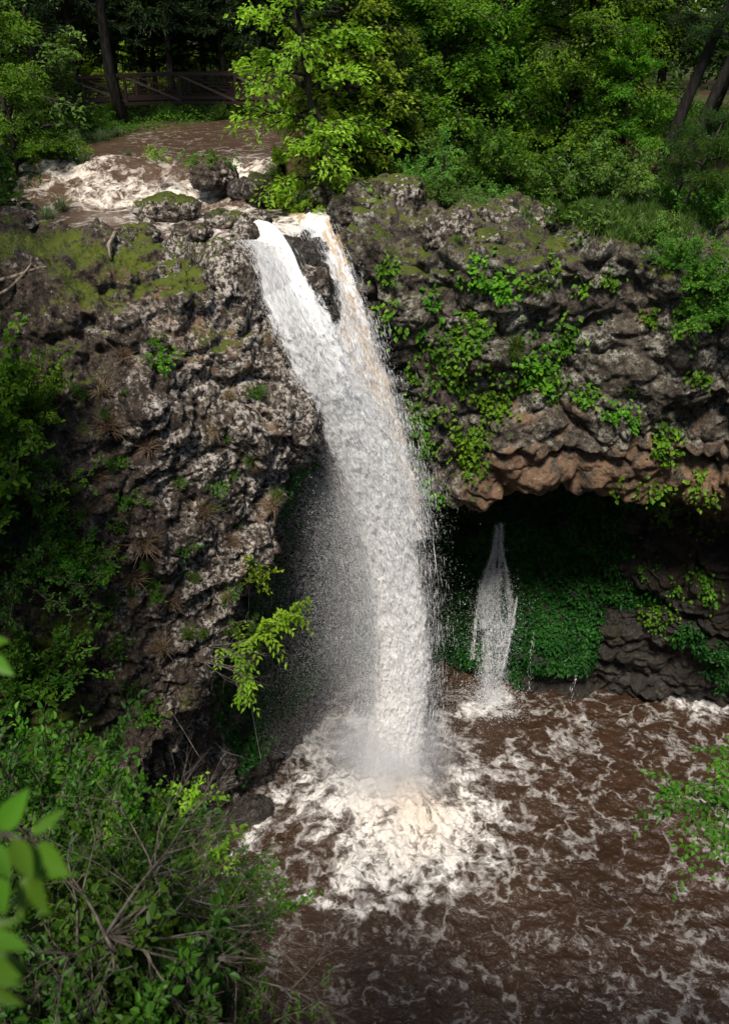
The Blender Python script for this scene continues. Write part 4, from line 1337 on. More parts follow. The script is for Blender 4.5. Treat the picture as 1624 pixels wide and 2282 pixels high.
# --- vines on the cliffs
def vine(path, rad, n, label, mat=M_VINE, leaf=.17, group=None, which=(0, 1), hang=.5):
    r = np.random.default_rng(hash_str(label) % 99991)
    pts3 = [on(px, py, which)[0] for px, py in path]
    pts3 = [p + nrm(CAM - p) * .06 for p in pts3]
    if len(pts3) == 1: pts3 = [pts3[0] + np.array([0, 0, .4]), pts3[0]]
    base = pts3[0]
    root = empty('vine', tuple(base), label, 'vine', group)
    st, lv = MB(), MB()
    C = resample(np.array(pts3), 14, 0) - base
    st.tube(C, .012, 4)
    P, N_ = [], []
    L = len(path)
    for _ in range(n):
        u = r.uniform(0, L - 1) if L > 1 else 0
        i = min(int(u), max(L - 2, 0)); f = u - i
        a = np.array(path[i]); b = np.array(path[min(i + 1, L - 1)])
        c = a + (b - a) * f
        q = r.normal(size=2) * rad * .5
        # clumpy: snap towards a few nodes
        h = hit(c[0] + q[0], c[1] + q[1] * 1.1, which)
        if h is None or np.linalg.norm(h[0] - pts3[min(int(round(u)), len(pts3) - 1)]) > 4: continue
        P.append(h[0]); N_.append(h[1])
    P = np.array(P); N_ = np.array(N_)
    cl = fbm(P, 1.7, 2, 66)
    k = cl > -.12
    if k.sum() < 20: k[:] = True
    P, N_ = P[k], N_[k]
    n = len(P)
    if n < 15: print('thin vine', label, n)
    for q in range(0, n, 9):
        a = C[r.integers(0, 14)]
        if np.linalg.norm(P[q] - base - a) < 1.3:
            m = (a + P[q] - base) / 2 + N_[q] * .12
            st.tube(np.array([a, m, P[q] - base]), .005, 3, False)
    P = P - base + N_ * r.uniform(.03, .28, (n, 1))
    D_ = N_ * .45 + r.normal(0, .45, (n, 3)) + [0, 0, -hang]
    sz = leaf * r.uniform(.55, 1.2, n)
    lv.leaves(P, D_, N_ * .8 + r.normal(0, .35, (n, 3)) + [0, 0, .6], sz, sz * .78)
    link('stem', st.mesh('stem', M_TWIG), root)
    link('foliage', lv.mesh('foliage', mat, False), root)
    return root


VN = [
    ([(862, 590), (880, 612)], 22, 90, 'small bright vine tuft on wet rock right of the upper falls'),
    ([(858, 668), (890, 720), (910, 755)], 24, 240, 'vine curling down the rock beside the falls, left arm of the pair'),
    ([(972, 662), (950, 715), (930, 735)], 26, 260, 'vine curling down the rock beside the falls, right arm of the pair'),
    ([(1060, 602), (1105, 625), (1130, 660)], 38, 480, 'large bright vine cluster just under the mossy rim'),
    ([(1085, 680), (1050, 730), (1045, 780)], 34, 330, 'dark vine column below the large bright cluster'),
    ([(985, 775), (1000, 830), (1005, 880)], 26, 240, 'narrow vine left of the dark vine column'),
    ([(1065, 840), (1095, 890), (1110, 925)], 38, 420, 'bright leafy vine clump in the centre of the right cliff'),
    ([(925, 810), (930, 845)], 20, 80, 'tiny vine sprig next to the falling water'),
    ([(915, 910), (935, 970), (955, 1020)], 32, 360, 'vine mat hanging by the edge of the main fall'),
    ([(1010, 910), (1040, 980), (1060, 1040)], 42, 560, 'broad vine curtain draping over the orange ledge'),
    ([(1350, 610), (1365, 645)], 22, 120, 'isolated bright vine near the top of the right cliff'),
    ([(1300, 648), (1325, 670), (1350, 690)], 20, 120, 'sparse vine left below the isolated bright one'),
    ([(1265, 720), (1268, 770), (1240, 800)], 26, 230, 'vine trailing down the pale bare rock, middle of the cliff'),
    ([(1160, 800), (1200, 830), (1235, 865)], 34, 330, 'vine spreading sideways under the grassy nook'),
    ([(1295, 875), (1310, 890)], 20, 110, 'small vine patch on the pale lichen face'),
    ([(1355, 915), (1405, 930), (1440, 950)], 24, 230, 'vine crossing the lichen face towards the right'),
    ([(1465, 950), (1490, 1000), (1495, 1060)], 36, 360, 'hanging vine at the right end of the lichen face'),
    ([(1530, 650), (1540, 700), (1530, 750)], 26, 260, 'upright vine on the pillar at the right end of the cliff'),
    ([(1440, 690), (1450, 720)], 18, 80, 'thin vine beside the grey rock pillar'),
    ([(1555, 830), (1560, 845)], 16, 60, 'little vine sprig below the rim bush at far right'),
    ([(945, 1090), (975, 1110)], 28, 200, 'vine under the left corner of the orange ledge'),
    ([(1375, 1050), (1370, 1130), (1360, 1200)], 20, 170, 'dangling vine over the cave mouth'),
    ([(1450, 1080), (1470, 1120), (1500, 1150)], 34, 280, 'vine dangling below the ledge, right of the cave mouth'),
    ([(1560, 1060), (1570, 1120), (1560, 1180)], 34, 260, 'vine veil at the right edge under the ledge'),
    ([(1430, 1250), (1470, 1290), (1520, 1310)], 34, 240, 'vine patch on the dark wall right of the cave'),
    ([(1560, 1280), (1580, 1330)], 30, 180, 'vine patch beside the orange rock at the right edge'),
    ([(1450, 1340), (1460, 1390), (1500, 1370)], 26, 160, 'lowest vine on the dark wall above the pool'),
    ([(1100, 590), (1190, 640), (1240, 600)], 22, 110, 'wispy vine trailing along the rim moss'),
    ([(1210, 560), (1225, 610)], 20, 90, 'bright vine sprouting from the mossy rim'),
]
for pth, rad, n, lab in VN: vine(pth, rad, n, lab)
vine([(1060, 700), (1000, 800), (960, 900)], 70, 420, 'thin darker ivy spread over the left part of the right cliff', M_LEAF_MID)
vine([(1210, 780), (1170, 850)], 55, 260, 'thin darker ivy around the central rock hollow', M_LEAF_MID)

# --- plants on the left cliff
PL = [
    ('plant', 365, 820, 'bushy fern clump on the middle of the left rock', 1.3, .5), ('plant', 350, 770, 'small green sprout above the fern clump', .6, .4),
    ('plant', 270, 1040, 'little fern in the middle of the left cliff', .7, .5), ('plant', 480, 1100, 'small broad-leaved plant near the right edge of the left cliff', .9, .6),
    ('plant', 560, 880, 'tiny plant on pale rock beside the falls', .5, .6), ('plant', 290, 1130, 'pair-leaved weed on the left cliff face', 1.0, .6),
    ('plant', 270, 1180, 'weed below the pair-leaved one on the left cliff', .9, .6), ('plant', 420, 1230, 'green weed left of the cave edge', .8, .6),
    ('plant', 160, 1240, 'ferny clump at mid height on the left cliff', 1.5, .5), ('plant', 130, 1180, 'ferny clump above the mid-height one', 1.2, .5),
    ('plant', 520, 1330, 'small plant hanging at the cave corner', .8, .8), ('plant', 255, 1440, 'fern fringe hanging down the left cliff', 1.1, .7),
    ('plant', 285, 1530, 'lower fern fringe on the left cliff', 1.1, .7), ('plant', 225, 1370, 'upper fern fringe on the left cliff', 1.0, .7),
    ('plant', 350, 1330, 'dark fern in a crack of the left cliff', .8, .6), ('plant', 330, 1600, 'leafy plant low on the left cliff edge', 1.2, .6),
]
for key, px, py, lab, s, out in PL:
    plant_on(key, px, py, lab, s, out, leafmat=M_LEAF_MID if hash_str(lab) % 3 else M_LEAF_DARK)
plant_on('plant', 565, 1265, 'pale lime-green plant hanging at the cave edge of the left cliff', 1.5, .9, leafmat=M_LEAF_BRIGHT)
for px, py, key, sc, mt, lab in ((20, 930, 'near', 1.7, M_VINE, 'bright leafy bush at the left edge in front of the mossy rock'), (90, 900, 'near', 1.0, M_VINE, 'smaller leafy bush right of the bright one at the left edge'), (20, 1090, 'near2', 1.5, M_VINE, 'leafy bush below the bright one at the left edge'),
                                 (110, 1120, 'near2', .9, M_LEAF_MID, 'sprawling leafy bush on the left cliff beside the edge bushes'), (150, 1240, 'near2', 1.0, M_LEAF_MID, 'dark soft bush against the middle of the left cliff'), (30, 1260, 'near2', 1.4, M_LEAF_DARK, 'dark bush at the left edge below the leafy ones'), (60, 1500, 'near', 1.3, M_LEAF_MID, 'small upright bush at the left edge low on the cliff')):
    plant_on(key, px, py + 30, lab, sc, .55, leafmat=mt)
TF = [(245, 960, 'dry', 1.2), (230, 880, 'dry', 1.0), (330, 1000, 'dry', .9), (450, 1150, 'dry', 1.3), (470, 1130, 'tuft', 1.0), (610, 1130, 'dry', 1.0), (620, 1110, 'tuft', 1.0), (320, 1210, 'dry', 1.2), (300, 1290, 'dry', 1.1),
      (330, 1300, 'tuft', 1.0), (380, 1340, 'dry', .9), (210, 1290, 'tuft', 1.1), (510, 1210, 'dry', .9), (480, 960, 'dry', .7), (600, 760, 'dry', .6), (270, 800, 'dry', .9), (240, 1340, 'tuft', 1.0), (560, 1030, 'tuft', .8), (520, 1060, 'tuft', .6),
      (400, 1080, 'tuft', .7), (190, 1150, 'dry', .9), (120, 1330, 'tuft', .9), (430, 1290, 'tuft', .8), (360, 1450, 'dry', 1), (420, 1420, 'tuft', 1)]
rq = random.Random(4)
TF += [(rq.uniform(120, 600), rq.uniform(860, 1480), rq.choice(('dry', 'tuft', 'tuft')), rq.uniform(.4, .9)) for _ in range(34)]
TF = [q for q in TF if q[0] < 690 - .42 * max(0, q[1] - 950)]
for px, py, key, s in TF:
    plant_on(key, px, py, 'tuft of dry tan grass hanging on the left cliff face' if key == 'dry' else 'tuft of green grass on the left cliff face', s, .75, 'dry grass tufts on the left cliff' if key == 'dry' else 'green grass tufts on the left cliff')
for px, py, key, sc, mt, lab in ((1110, 470, 'bush2', .7, M_LEAF_GREY, 'pale shrub on the mossy rim behind the lichen boulder'), (1250, 505, 'plant', 1.6, M_LEAF_MID, 'low green plant where the grass meets the rim'), (1330, 520, 'plant', 1.8, M_LEAF_GREY, 'pale low plant on the grassy rim'), (1450, 540, 'bush2', .7, M_LEAF_GREY, 'pale shrub on the rim below the leaning pines'),
                                 (1500, 600, 'bush', .7, M_LEAF_MID, 'green shrub spilling over the right end of the rim'), (1560, 640, 'bush2', .9, M_LEAF_MID, 'larger green shrub hanging over the right end of the rim'), (1600, 720, 'bush', 1.0, M_LEAF_MID, 'green shrub low at the right edge beside the rim'), (985, 455, 'bush2', .75, M_LEAF_GREY, 'pale bushy plant between the mossy boulders')):
    plant_on(key, px, py, lab, sc, .35, leafmat=mt)
for px, py, key, s in ((1150, 780, 'tuft', 1.3), (1140, 800, 'tuft', 1.1), (1230, 850, 'tuft', .9), (1400, 870, 'tuft', .8), (1090, 540, 'tuft', .8), (960, 520, 'tuft', .7), (1020, 540, 'tuft', .6)):
    plant_on(key, px, py, 'tuft of green grass growing on the right cliff', s, .5, 'green grass tufts on the right cliff')

# grass islands in the stream
for px, py, s, lab in ((195, 383, 1.0, 'pale grass clump in the upper rapids'), (130, 425, 1.3, 'larger pale grass clump in the rapids near the left bank'), (100, 440, 1.1, 'pale grass clump at the left end of the rapids'), (290, 366, .6, 'small grass clump at the head of the rapids'),
                       (170, 345, 1.4, 'flattened grass on the left stream bank'), (230, 335, 1.3, 'flattened grass beside the quiet upper water'), (265, 325, 1.1, 'flattened grass furthest up the left bank')):
    p = atz(px, py, .6)
    z = float(water_z(p[0], p[1]))
    place('sedge', (p[0], p[1], z - .05), lab, s)


# ------------------------------------------------------------------ boulders
def boulder(c, r, label, s, flat=.7, moss=.6, wet=0, mat=None, rough=1.0):
    import bmesh
    bm = bmesh.new(); bmesh.ops.create_icosphere(bm, subdivisions=5, radius=1.0)
    V = np.array([v.co[:] for v in bm.verts])
    F = np.array([[v.index for v in f.verts] for f in bm.faces]); bm.free()
    V = np.sign(V) * np.abs(V) ** .82
    P = V * r * [1, .8, flat]
    n0 = V / np.linalg.norm(V, axis=1)[:, None]
    w = P + s * 3.3
    d1, d2 = worley(w, 1.5 / max(r, .5), s)
    h = .30 * r * fbm(w, 1.0 / r, 4, s) + .28 * r * (np.minimum(d2 - d1, .4) - .2) + .10 * fbm(w, 4, 4, s + 2) * rough + .06 * ridged(w, 7, 3, s + 4)
    P = P + n0 * h[:, None]
    me = mesh_np('boulder', P, None, F, True, None, mat or M_BOULDER)
    nn = np.zeros(len(P) * 3, np.float32)
    me.vertices.foreach_get('normal', nn)
    nn = nn.reshape(-1, 3)
    for k, a in (('moss', sstep(.35, .85, nn[:, 2]) * moss), ('orange', 0 * P[:, 0]), ('wet', 0 * P[:, 0] + wet + sstep(0, -.6 * r, P[:, 2]) * .6), ('pale', 0 * P[:, 0] + .65)):
        at = me.attributes.new(k, 'FLOAT', 'POINT'); at.data.foreach_set('value', a.astype(np.float32))
    o = link('boulder', me)
    o.location = tuple(c)
    return tag(o, label, 'boulder')


BL = [
    (370, 468, 25.3, .9, .42, .8, .1, 'flat moss-topped boulder in the brown stream pool'),
    (505, 498, 24.2, .55, .7, .6, .2, 'moss-topped boulder at the stream outlet'),
    (565, 508, 23.6, .5, .8, .35, 0, 'pale grey boulder beside the waterfall lip'),
    (430, 520, 23.4, .5, .5, .35, .2, 'low pitted boulder on the left rim below the flat boulder'),
    (310, 526, 23.0, .6, .5, .6, .1, 'mossy boulder on the left rim next to the curved root'),
    (475, 392, 28.4, .75, .6, .5, .3, 'dark plant-covered rock in the rapids'),
    (600, 420, 27.3, .75, .5, .6, .4, 'dark wet ledge rock left of the bright tree'),
    (690, 436, 27.0, .85, .55, .7, .3, 'dark mossy ledge rock under the bright tree'),
    (545, 425, 27.8, .45, .8, .2, .6, 'small wet rock splitting the rapids'),
    (805, 462, 25.6, .7, .7, .7, 0, 'mossy boulder at the right side of the lip'),
    (880, 440, 25.8, .8, .75, .8, 0, 'moss-capped boulder right of the lip boulder'),
    (1005, 515, 24.0, .75, .85, .5, 0, 'tall lichen boulder with a white patch on the right rim'),
    (1050, 485, 24.8, .55, .8, .8, 0, 'round mossy boulder behind the lichen boulder'),
    (1130, 480, 24.9, .75, .7, .6, 0, 'broad grey boulder on the right rim'),
    (1200, 490, 24.8, .6, .65, .5, 0, 'small grey boulder at the edge of the grass'),
    (1085, 545, 23.4, .5, .7, .9, 0, 'mossy cushion rock just above the large vine'),
    (700, 645, 22.5, .42, 1.4, .0, .35, 'wet dark rock dividing the two chutes of the waterfall'),
    (546, 527, 22.5, .36, .9, .1, .2, 'small pale rock at the start of the left chute of the waterfall'),
    (30, 495, 23.5, .55, .6, .3, 0, 'grey boulder at the far left of the stream pool'),
    (640, 1760, 22.6, .8, .8, .5, .8, 'dark wet boulder in the cave at the foot of the falls'),
    (560, 1810, 20.9, .8, .8, .4, .8, 'dark wet boulder at the left shore of the pool'),
]
for i, (px, py, Y, r, fl, ms, wt, lab) in enumerate(BL):
    boulder(aty(px, py, Y), r, lab, 400 + i * 7, fl, ms, wt)
for px, py, s, lab in ((470, 372, .9, 'leafy shrub on the dark rock in the rapids'), (430, 368, .8, 'small shrub left of the one on the rapids rock'), (350, 352, .7, 'small bright shrub standing in the upper stream'), (510, 375, .7, 'little shrub right of the one on the rapids rock'), (630, 455, .7, 'low bright plant at the water edge under the bright tree')):
    Yp = 28.4 if px < 600 else 26.0
    place('plant', aty(px, py + 12, Yp), lab, s * 1.5, leafmat=M_LEAF_BRIGHT if px in (350, 630) else M_LEAF_MID)


# ------------------------------------------------------------------ footbridge
def bridge():
    Yb = 48.5
    root_p = aty(405, 232, Yb)
    root = empty('footbridge', tuple(root_p), 'brown steel truss footbridge crossing the stream in front of the dark forest', 'footbridge')
    a = R(-4)
    wp = 1.9
    pl = 2.95
    camber = lambda s: -.0042 * (s - 1.5) ** 2

    def pt(s, side, h): return np.array([s * math.cos(a) - side * math.sin(a), s * math.sin(a) + side * math.cos(a), h + camber(s)])
    Ht = 1.42
    S = [-11.8 + pl * i for i in range(8)]
    fine = np.linspace(S[0], S[-1], 29)

    def beam(name, side, h, w, ht, mat=M_STEEL):
        m = MB()
        for u, v in zip(fine[:-1], fine[1:]): m.box(pt(u, side, h), pt(v, side, h), w, ht)
        return link(name, m.mesh(name, mat, False), root)
    for side in (0, wp):
        beam('top_chord', side, Ht, .13, .13)
        beam('bottom_chord', side, .08, .13, .16)
        beam('toe_plate', side, .32, .05, .16)
        for s_ in S:
            m = MB(); m.box(pt(s_, side, .16), pt(s_, side, Ht - .065), .14, .14)
            link('post', m.mesh('post', M_STEEL, False), root)
        for s_ in S[:-1]:
            m = MB(); m.box(pt(s_ + .09, side + .01, Ht - .1), pt(s_ + pl - .09, side + .01, .2), .09, .10)
            link('diagonal_brace', m.mesh('diagonal_brace', M_PALE_STEEL if side == 0 else M_STEEL, False), root)
        for hh in (.52, .68, .84, 1.0, 1.16, 1.28):
            beam('rail', side + .085, hh, .03, .035)
    m = MB()
    for u, v in zip(fine[:-1], fine[1:]): m.box(pt(u, wp / 2, .2), pt(v, wp / 2, .2), wp - .14, .05)
    link('deck', m.mesh('deck', M_WOODDECK, False), root)


bridge()


# ------------------------------------------------------------------ dead wood and bare shrubs
def branchy(rng, mb, p, d, L, r, depth, bend=.25, n_child=4, spread=.7):
    s = np.linspace(0, 1, 6)
    b = rng.normal(0, bend, 3)
    pts = p + d * L * s[:, None] + b * L * (s ** 2)[:, None] * .5 + rng.normal(0, .012 * L, (6, 3)) * s[:, None]
    mb.tube(pts, r * (1.05 - .75 * s), 5 if depth > 1 else 3, False)
    if depth <= 0: return
    for i in range(n_child):
        u = rng.uniform(.3, 1.0)
        q = np.array([np.interp(u, s, pts[:, k]) for k in range(3)])
        nd = nrm(nrm(pts[-1] - pts[2]) + rng.normal(0, spread, 3))
        branchy(rng, mb, q, nd, L * rng.uniform(.35, .62), r * .5, depth - 1, bend, n_child, spread)


def bare_shrub(px, py, dist, targets, label, seed, r0=.022, depth=3):
    base = CAM + nrm(ray(px, py)) * dist
    root = empty('bare_shrub', tuple(base), label, 'shrub')
    rng = np.random.default_rng(seed)
    for (tx, ty, td) in targets:
        e = CAM + nrm(ray(tx, ty)) * td - base
        L = np.linalg.norm(e)
        mb = MB()
        branchy(rng, mb, np.zeros(3), nrm(e / L + rng.normal(0, .1, 3)), L * .85, r0 * rng.uniform(.6, 1.1), depth, .4, 5, .42)
        link('branch', mb.mesh('branch', M_TWIG), root)
    # short stem into the slope below
    g = cast(base, (0, .25, -1), (2,))
    e = (np.array(g[0]) - base) if g else np.array([0, .2, -1.0])
    mb = MB(); mb.tube(np.array([[0, 0, 0], e * .5 + [.05, 0, 0], e]), [r0 * 1.3, r0 * 1.6, r0 * 2], 6)
    link('trunk', mb.mesh('trunk', M_BARK), root)


bare_shrub(235, 2085, 5.6, [(360, 1720, 6.2), (440, 1860, 6.3), (560, 1830, 6.6), (640, 1960, 6.9), (660, 2080, 6.8), (620, 2190, 6.5), (560, 2150, 6.2), (150, 1800, 5.6), (540, 2240, 6.1), (300, 2230, 5.4), (60, 2200, 5.2)], 'bare grey-twigged shrub fanning out over the water at the lower left', 3, .013)
bare_shrub(345, 1950, 6.6, [(330, 1650, 7.0), (280, 1700, 6.6), (430, 1760, 7.2), (500, 1920, 7.2)], 'smaller bare shrub rising through the green bush', 12, .011, 2)
bare_shrub(455, 1475, 18.2, [(560, 1440, 18.4), (520, 1470, 18.4), (570, 1500, 18.6), (540, 1530, 18.4)], 'grey dead twigs poking out of the left cliff over the cave', 9, .02, 2)


def stick(path, rads, label, name='dead_branch', mat=M_DEAD, k=7):
    P = np.array(path)
    mb = MB()
    mb.tube(resample(P, 16, 0) - P[0], np.interp(np.linspace(0, 1, 16), np.linspace(0, 1, len(rads)), rads), k)
    o = link(name, mb.mesh(name, mat))
    o.location = tuple(P[0])
    return tag(o, label, 'branch')


def onp(px, py, up=.08):
    h = on(px, py)
    return h[0] + h[1] * up


stick([onp(262, 512, .15), onp(246, 530, .15), onp(240, 555, .12), onp(243, 580, .05)], [.05, .06, .06, .04], 'pale curved root on the left rim below the stream pool', 'tree_root')
stick([onp(-20, 635), onp(30, 622), onp(75, 603), onp(100, 600)], [.05, .045, .03, .015], 'pale dead branch lying on the left rim')
stick([onp(-20, 660), onp(20, 640), onp(60, 610), onp(70, 590)], [.04, .035, .03, .01], 'thinner dead branch crossing the pale one on the left rim')
stick([onp(380, 1580, .2), aty(410, 1630, 17.3), aty(440, 1680, 17.3), aty(455, 1700, 17.3)], [.012, .012, .01, .004], 'thin dry twig hanging over the dark cave')
stick([onp(545, 905), onp(575, 925), onp(600, 980), onp(602, 1040)], [.02, .02, .018, .008], 'thin brown root running down the left cliff')


# bright leafy branch over the cave
def leafy_branch(p0, ctrl, label, mat, leaf, n_tw, npl, seed, name='leafy_branch', r0=.03, wr=.42):
    rng = np.random.default_rng(seed)
    root = empty(name, tuple(p0), label, 'branch')
    wood, lv = MB(), MB()
    C = resample(np.array([p0] + ctrl), 12, 0) - p0
    wood.tube(C, r0 * (1.05 - np.linspace(0, .9, 12)), 6)
    L = np.linalg.norm(C[-1])
    for j in range(n_tw):
        u = rng.uniform(.25, 1)
        i = int(u * 11)
        p = C[i]
        dl = nrm(C[min(i + 1, 11)] - C[max(i - 1, 0)])
        td = nrm(dl * .8 + rng.normal(0, .55, 3) + [0, 0, -.1])
        tl = L * rng.uniform(.12, .3)
        s = np.linspace(0, 1, 5)
        pts = p + td * tl * s[:, None] + np.array([0, 0, -.3 * tl]) * (s ** 2)[:, None]
        wood.tube(pts, r0 * .2 * (1.1 - s), 3, False)
        q = np.linspace(.1, 1, npl)
        P = np.stack([np.interp(q, s, pts[:, k]) for k in range(3)], -1)
        sd = nrm(np.cross(td, [0, 0, 1.0]))
        sg = np.where(np.arange(npl) % 2 == 0, 1, -1)[:, None]
        D_ = td * .55 + sd * sg * .8 + rng.normal(0, .18, (npl, 3)) + [0, 0, -.3]
        lv.leaves(P, D_, np.array([0, -.15, 1.0]) + rng.normal(0, .25, (npl, 3)), leaf * rng.uniform(.7, 1.2, npl), leaf * wr)
    link('stem', wood.mesh('stem', M_TWIG), root)
    link('foliage', lv.mesh('foliage', mat, False), root)
    return root


b0 = on(455, 1440)[0]
leafy_branch(b0, [aty(540, 1430, 18.7), aty(600, 1400, 18.6), aty(665, 1360, 18.5)], 'bright long-leaved branch reaching from the left cliff towards the falls, upper arm', M_LEAF_BRIGHT, .21, 46, 9, 5)
leafy_branch(b0, [aty(520, 1450, 18.7), aty(545, 1480, 18.6), aty(535, 1555, 18.4)], 'bright long-leaved branch drooping below the upper arm over the cave', M_LEAF_BRIGHT, .21, 30, 9, 6)
leafy_branch(b0, [aty(500, 1400, 18.8), aty(560, 1385, 18.8), aty(570, 1450, 18.6)], 'olive feathery juniper branch at the cave edge', M_CEDAR, .14, 40, 10, 7, wr=.3)

# ------------------------------------------------------------------ near bushes on our slope
NB = [  # px,py of crown centre, distance, proto, scale, material, label
    (70, 1770, 9.0, 'near', .8, M_LEAF_MID, 'dim green bush at the foot of the left cliff'),
    (50, 1780, 8.0, 'near2', .95, M_LEAF_DARK, 'dark bush behind the blurred leaves at the left edge'),
    (235, 1870, 8.0, 'near', .75, M_LEAF_MID, 'large green bush in the lower left by the cave'),
    (385, 1895, 8.0, 'near2', .58, M_VINE, 'green bush with bright tips right of the large one'),
    (215, 2010, 7.0, 'near', .6, M_LEAF_DARK, 'shaded bush behind the bare grey shrub'),
    (390, 2050, 7.2, 'near2', .6, M_LEAF_MID, 'green bush half hidden by bare twigs'),
    (525, 2010, 7.6, 'near2', .5, M_LEAF_MID, 'small-leaved bush reaching over the brown pool'),
    (130, 2130, 6.0, 'near2', 1.0, M_LEAF_DARK, 'dark undergrowth bush at the bottom left corner'),
    (310, 2260, 6.0, 'near', .7, M_LEAF_DARK, 'dim bush at the bottom edge below the bare shrub'),
    (480, 2300, 6.4, 'near2', .5, M_LEAF_DARK, 'dim bush at the bottom edge next to the pool'),
]
for px, py, dd, key, s, mt, lab in NB:  # leaf_dark bushes have the lower-left dimness painted into their leaf colour
    c = CAM + nrm(ray(px, py)) * dd
    h = 1.6 * s
    base = c - np.array([0, 0, .55 * h])
    o = place(key, base, lab, s, leafmat=mt)
    # its trunk runs down to the slope
    g = cast(base, (0, -.05, -1))
    if g is not None and base[2] - g[0].z > .1:
        e = (np.array(g[0]) - base) / s - np.array([0, 0, .2])
        mb = MB(); mb.tube(np.array([[0, 0, 0.05], e * .5 + [.06, .03, 0], e]), [.02, .03, .045], 6)
        t_ = link('trunk', mb.mesh('trunk', M_BARK), o)
        ang = -o.rotation_euler.z
        t_.rotation_euler = (0, 0, ang)
    else:
        pass
for px, py, dd, s, lab in ((480, 1880, 7.4, .55, 'sunlit lime sprig at the tip of the lower left bush'), (400, 2110, 6.8, .6, 'sunlit lime leaves among the bare twigs'), (430, 1750, 8.0, .5, 'pale leafy sprig above the sunlit lime tip')):
    c = CAM + nrm(ray(px, py)) * dd
    place('plant', c - np.array([0, 0, .25]), lab, s * 1.1, leafmat=M_LEAF_BRIGHT)


e0 = CAM + nrm(ray(1820, 1700)) * 16
e1 = np.array([13.5, 10.5, -21.6])
shore = empty('broadleaf_tree', tuple(e1), 'leafy tree leaning in from the right shore with its branch tips over the pool', 'tree')
mb = MB(); mb.tube(resample(np.array([[0, 0, 0], (e0 - e1) * .45 + [.9, 0, 1.5], e0 - e1]), 14, 0), np.linspace(.2, .04, 14), 8)
link('trunk', mb.mesh('trunk', M_BARK), shore)
for tgt, lab, sd_ in (([(1700, 1720), (1600, 1740), (1500, 1755)], 'leafy branch reaching in over the pool at the right edge, uppermost', 21), ([(1720, 1790), (1640, 1800), (1480, 1800)], 'leafy branch over the pool at the right edge, middle one', 22), ([(1720, 1820), (1640, 1870), (1540, 1890)], 'leafy branch over the pool at the right edge, lowest one', 23), ([(1720, 1680), (1660, 1670), (1590, 1690)], 'leafy branch tip over the pool touching the right edge', 24)):
    br = leafy_branch(e0, [CAM + nrm(ray(a_, b_)) * (15.6 - .3 * q_) for q_, (a_, b_) in enumerate(tgt)], lab, M_LEAF_MID, .12, 40, 8, sd_, wr=.6, r0=.025)
    br.name = 'branch'; br.parent = shore; br.location = tuple(e0 - e1)
    del br['label'], br['category']


# blurred foreground leaves at the lens
def big_leaf(L, Wd, bend, fold):
    n, m = 10, 5
    t = np.linspace(0, 1, n)
    w = Wd / 2 * np.sin(math.pi * t ** .8) ** .9 * (1 - .25 * t)
    u = np.linspace(-1, 1, m)
    X = w[:, None] * u
    Y = np.repeat(t[:, None] * L, m, 1)
    Z = -bend * L * (t ** 2)[:, None] + fold * np.abs(X)
    P = np.stack([X, Y, Z], -1)
    return P.reshape(-1, 3), grid_faces(n, m)


def near_branch(pts, leaves, label, seed):
    rng = np.random.default_rng(seed)
    P = [CAM + nrm(ray(px, py)) * d for px, py, d in pts]
    root = empty('leafy_branch', tuple(P[0]), label, 'branch')
    mb = MB(); mb.tube(resample(np.array(P), 12, 0) - P[0], np.linspace(.005, .002, 12), 6)
    link('stem', mb.mesh('stem', M_TWIG), root)
    for (bx, by, tx, ty, d, w) in leaves:
        a = CAM + nrm(ray(bx, by)) * d
        b = CAM + nrm(ray(tx, ty)) * (d + rng.uniform(-.12, .02))
        L = np.linalg.norm(b - a)
        D_ = (b - a) / L
        N_ = nrm(np.array([rng.uniform(-.3, .3), -.55, .8]) + rng.normal(0, .15, 3))
        S = nrm(np.cross(D_, N_)); N_ = np.cross(S, D_)
        V, F = big_leaf(L, L * w, .08, .25)
        V = a - P[0] + V[:, :1] * S + V[:, 1:2] * D_ + V[:, 2:] * N_
        link('leaf', mesh_np('leaf', V, F, None, True, None, M_NEARLEAF), root)


M_NEARLEAF = leaf_mat('near_leaf', (0.05, 0.13, 0.008), (0.07, 0.16, 0.010), .3, .4)
near_branch([(-90, 1900, 1.5), (0, 1860, 1.5), (60, 1880, 1.5), (80, 1920, 1.5)],
            [(20, 1830, 55, 1790, 1.5, .6), (0, 1850, 60, 1760, 1.5, .45), (70, 1860, 148, 1800, 1.5, .34), (30, 1870, 70, 1960, 1.5, .38), (60, 1880, 95, 1960, 1.5, .35), (85, 1880, 150, 1950, 1.5, .42), (80, 1945, 172, 1948, 1.5, .22), (60, 1950, 42, 2060, 1.5, .40), (75, 1955, 100, 2040, 1.48, .3), (-20, 1880, 25, 1960, 1.5, .5), (-30, 1820, 45, 1850, 1.5, .45), (-20, 1960, 10, 2030, 1.5, .5)],
            'out-of-focus pointed green leaves close to the lens at the left edge', 4)
near_branch([(-120, 2150, 1.5), (-30, 2120, 1.5), (20, 2130, 1.5)],
            [(-30, 2070, 45, 2050, 1.5, .4), (-30, 2090, 60, 2110, 1.5, .35), (-20, 2130, 68, 2160, 1.5, .3), (-40, 2170, 50, 2200, 1.5, .35), (-30, 2110, 30, 2080, 1.5, .5), (-40, 2200, 55, 2245, 1.5, .35), (-50, 2050, 20, 2010, 1.5, .5), (-40, 2140, 40, 2180, 1.45, .4)],
            'lower cluster of out-of-focus green leaves at the left edge', 5)
near_branch([(-120, 1440, 1.6), (-40, 1445, 1.6), (0, 1450, 1.6)], [(-40, 1450, 28, 1505, 1.6, .45), (-60, 1440, 15, 1425, 1.6, .4)], 'single out-of-focus leaf high on the left edge', 6)

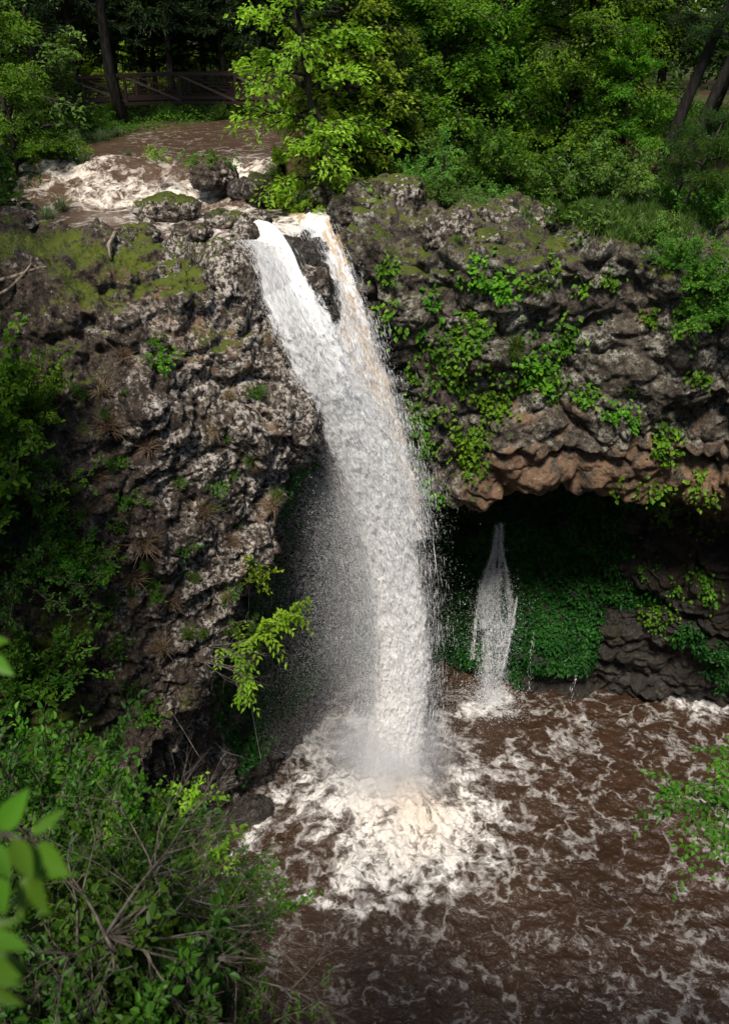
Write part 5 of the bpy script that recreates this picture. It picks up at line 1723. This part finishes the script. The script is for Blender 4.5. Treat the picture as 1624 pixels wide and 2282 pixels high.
# unseen trees; the plateau and slope ones added to shade the left cliff
for x, y, s, key, lab in ((-13.8, 10.5, 1.1, 'tall', 'tall leafy tree on the left plateau nearest the overlook'), (-14, 15.5, 1.15, 'tall', 'tall leafy tree in the middle of the left plateau'), (-11.8, 9.2, 1.2, 'canopy', 'tall bare-stemmed tree high on the left slope whose crown shades the left cliff'), (-15.5, 20.5, 1.0, 'tall', 'tall leafy tree on the left plateau nearest the stream'), (-17, -3, .9, 'tall', 'overlook tree behind the viewer on the left')):
    place(key, (x, y, floor_z(x, y) - .2), lab, s)

# ------------------------------------------------------------------ light and camera
world = bpy.data.worlds.new('World')
scn.world = world
world.use_nodes = True
wt = world.node_tree
bg = wt.nodes['Background']
sky = wt.nodes.new('ShaderNodeTexSky')
sky.sky_type = 'NISHITA'
sky.sun_disc = False
SUN_EL, SUN_AZ = R(57), R(194)      # azimuth from +Y, clockwise: behind the viewer, a little right
sky.sun_elevation = SUN_EL
sky.sun_rotation = SUN_AZ
wt.links.new(sky.outputs[0], bg.inputs[0])
bg.inputs[1].default_value = 0.08
sd = bpy.data.lights.new('sun', 'SUN')
sd.energy = 4.8
sd.angle = R(12)
sd.color = (1, .95, .88)
so = bpy.data.objects.new('sun', sd)
COL.objects.link(so)
sv = Vector((math.sin(SUN_AZ) * math.cos(SUN_EL), math.cos(SUN_AZ) * math.cos(SUN_EL), math.sin(SUN_EL)))
so.rotation_euler = (-sv).to_track_quat('-Z', 'Y').to_euler()

cd = bpy.data.cameras.new('camera')
cd.sensor_fit = 'VERTICAL'
cd.sensor_height = 24
cd.lens = 12 / TV
cd.clip_start, cd.clip_end = 0.1, 2000
cd.dof.use_dof = True
cd.dof.focus_distance = 27
cd.dof.aperture_fstop = 1.7
co = bpy.data.objects.new('camera', cd)
COL.objects.link(co)
co.location = (0, 0, CAMZ)
co.rotation_euler = (math.pi / 2 - PITCH, 0, 0)
scn.camera = co

scn.view_settings.view_transform = 'Standard'
scn.view_settings.look = 'None'
scn.view_settings.exposure = 0.32
scn.view_settings.gamma = 1
scn.cycles.use_denoising = True
scn.cycles.max_bounces = 8
scn.cycles.diffuse_bounces = 3
scn.cycles.glossy_bounces = 2
scn.cycles.transmission_bounces = 3
scn.cycles.transparent_max_bounces = 16
scn.cycles.volume_bounces = 4
scn.cycles.sample_clamp_indirect = 6
